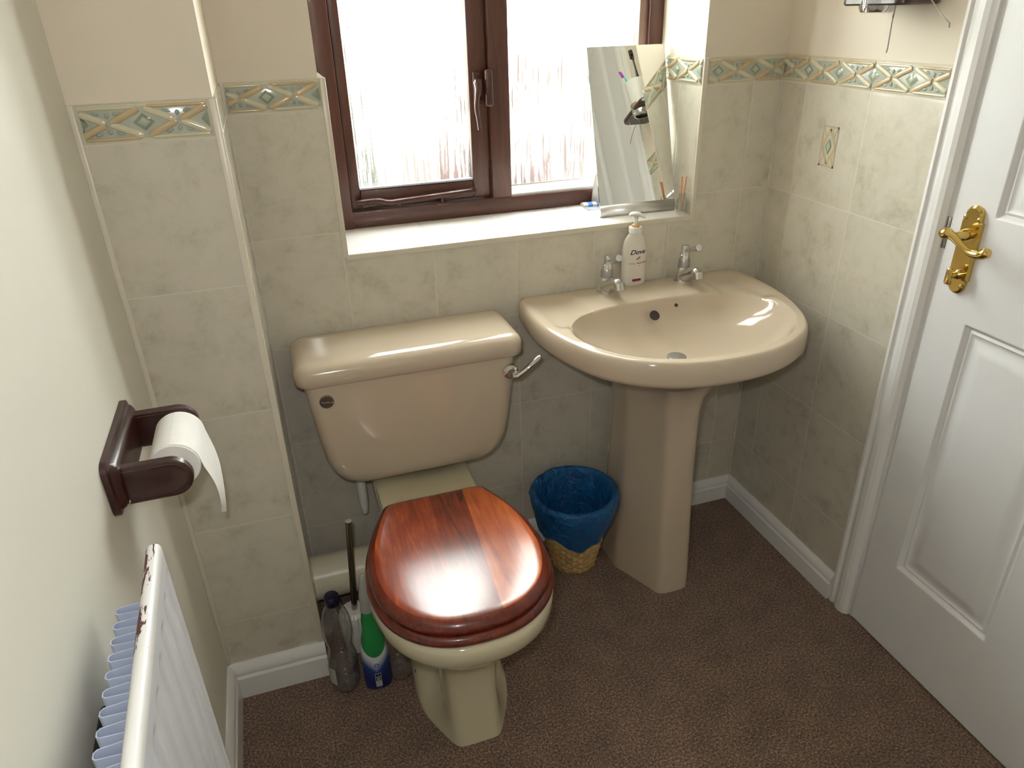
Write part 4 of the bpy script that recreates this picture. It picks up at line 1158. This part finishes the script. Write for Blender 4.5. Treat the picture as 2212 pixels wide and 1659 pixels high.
def toothbrush(name_label, a, c, cols, head):
    t = thing('toothbrush', name_label, 'toothbrush', a)
    a, c = Vector(a), Vector(c); d = (c-a)
    b = B(); tube(b, [a, a+d*.35, a+d*.55, a+d*.75, a+d], [.0035, .0055, .0060, .0035, .0028], 12, flat=.7)
    obj('brush_stem', b, [cols[0]], t)
    b = B(); e = d.normalized()
    tube(b, [c-e*.004, c, c+e*.014, c+e*.026, c+e*.030], [.0028, .005, .006, .0055, .003], 12, flat=.5)
    s = Vector((-1, .2, 0)).normalized()
    for i in range(5):
        q = c+e*(.002+i*.0055); tube(b, [q, q+s*.009], .0032, 8, mi=1)
    obj('bristle_head', b, [cols[1], cols[2]], t)
toothbrush('black toothbrush in the white tumbler', (tc_[0]+.008, tc_[1]+.012, 1.394), (tc_[0]-.010, tc_[1]+.030, 1.53), (M['brushblack'], M['brushblack'], M['brushblack']), 0)
toothbrush('teal and white toothbrush with purple bristles in the white tumbler', (tc_[0]+.004, tc_[1]-.008, 1.394), (tc_[0]-.006, tc_[1]-.062, 1.520), (M['teal'], M['whitepl'], M['purple']), 0)

# ---------------------------------------------------------------- camera
F = 1567.685
yaw, pit_, rol = 0.30544241, -0.47784522, -0.02849274
cyw, syw, cp, sp = math.cos(yaw), math.sin(yaw), math.cos(pit_), math.sin(pit_)
fw = Vector((syw*cp, cyw*cp, sp)); rt = Vector((cyw, -syw, 0)); upv = rt.cross(fw)
cr, sr = math.cos(rol), math.sin(rol)
R_, U_ = cr*rt+sr*upv, -sr*rt+cr*upv
cam = bpy.data.cameras.new('camera'); co = bpy.data.objects.new('camera', cam); link(co)
CPOS = Vector((0.06409, -1.58326, 1.38228))
co.matrix_world = Matrix(((R_.x, U_.x, -fw.x, CPOS.x), (R_.y, U_.y, -fw.y, CPOS.y), (R_.z, U_.z, -fw.z, CPOS.z), (0, 0, 0, 1)))
cam.sensor_width = 36; cam.lens = 36*F/2212; cam.clip_start = .02
S.camera = co

# ---------------------------------------------------------------- light
w = bpy.data.worlds.new('sky'); S.world = w; w.use_nodes = True
bgn = w.node_tree.nodes['Background']; bgn.inputs[0].default_value = (.90, .96, 1.0, 1); bgn.inputs[1].default_value = 29.0
fl = bpy.data.lights.new('camera_flash', 'AREA'); fl.shape = 'RECTANGLE'; fl.size = .035; fl.size_y = .022; fl.energy = 3.9; fl.color = (1, .99, .98)
fo = bpy.data.objects.new('camera_flash', fl); link(fo)
fp_ = CPOS - R_*.035 + U_*.055 + fw*.02
mw = co.matrix_world.copy(); mw.translation = fp_; fo.matrix_world = mw
al = bpy.data.lights.new('fill_light', 'POINT'); al.energy = .8; al.shadow_soft_size = .12; al.color = (1, .93, .84)  # unseen fill light added to lift the room, no real fitting
ao = bpy.data.objects.new('fill_light', al); link(ao); ao.location = (.55, -1.1, 2.15)

S.view_settings.view_transform = 'Standard'; S.view_settings.look = 'None'; S.view_settings.exposure = 0.0; S.view_settings.gamma = 1.0
S.cycles.max_bounces = 8; S.cycles.diffuse_bounces = 5; S.cycles.transparent_max_bounces = 24; S.cycles.glossy_bounces = 5
S.cycles.sample_clamp_indirect = 6.0
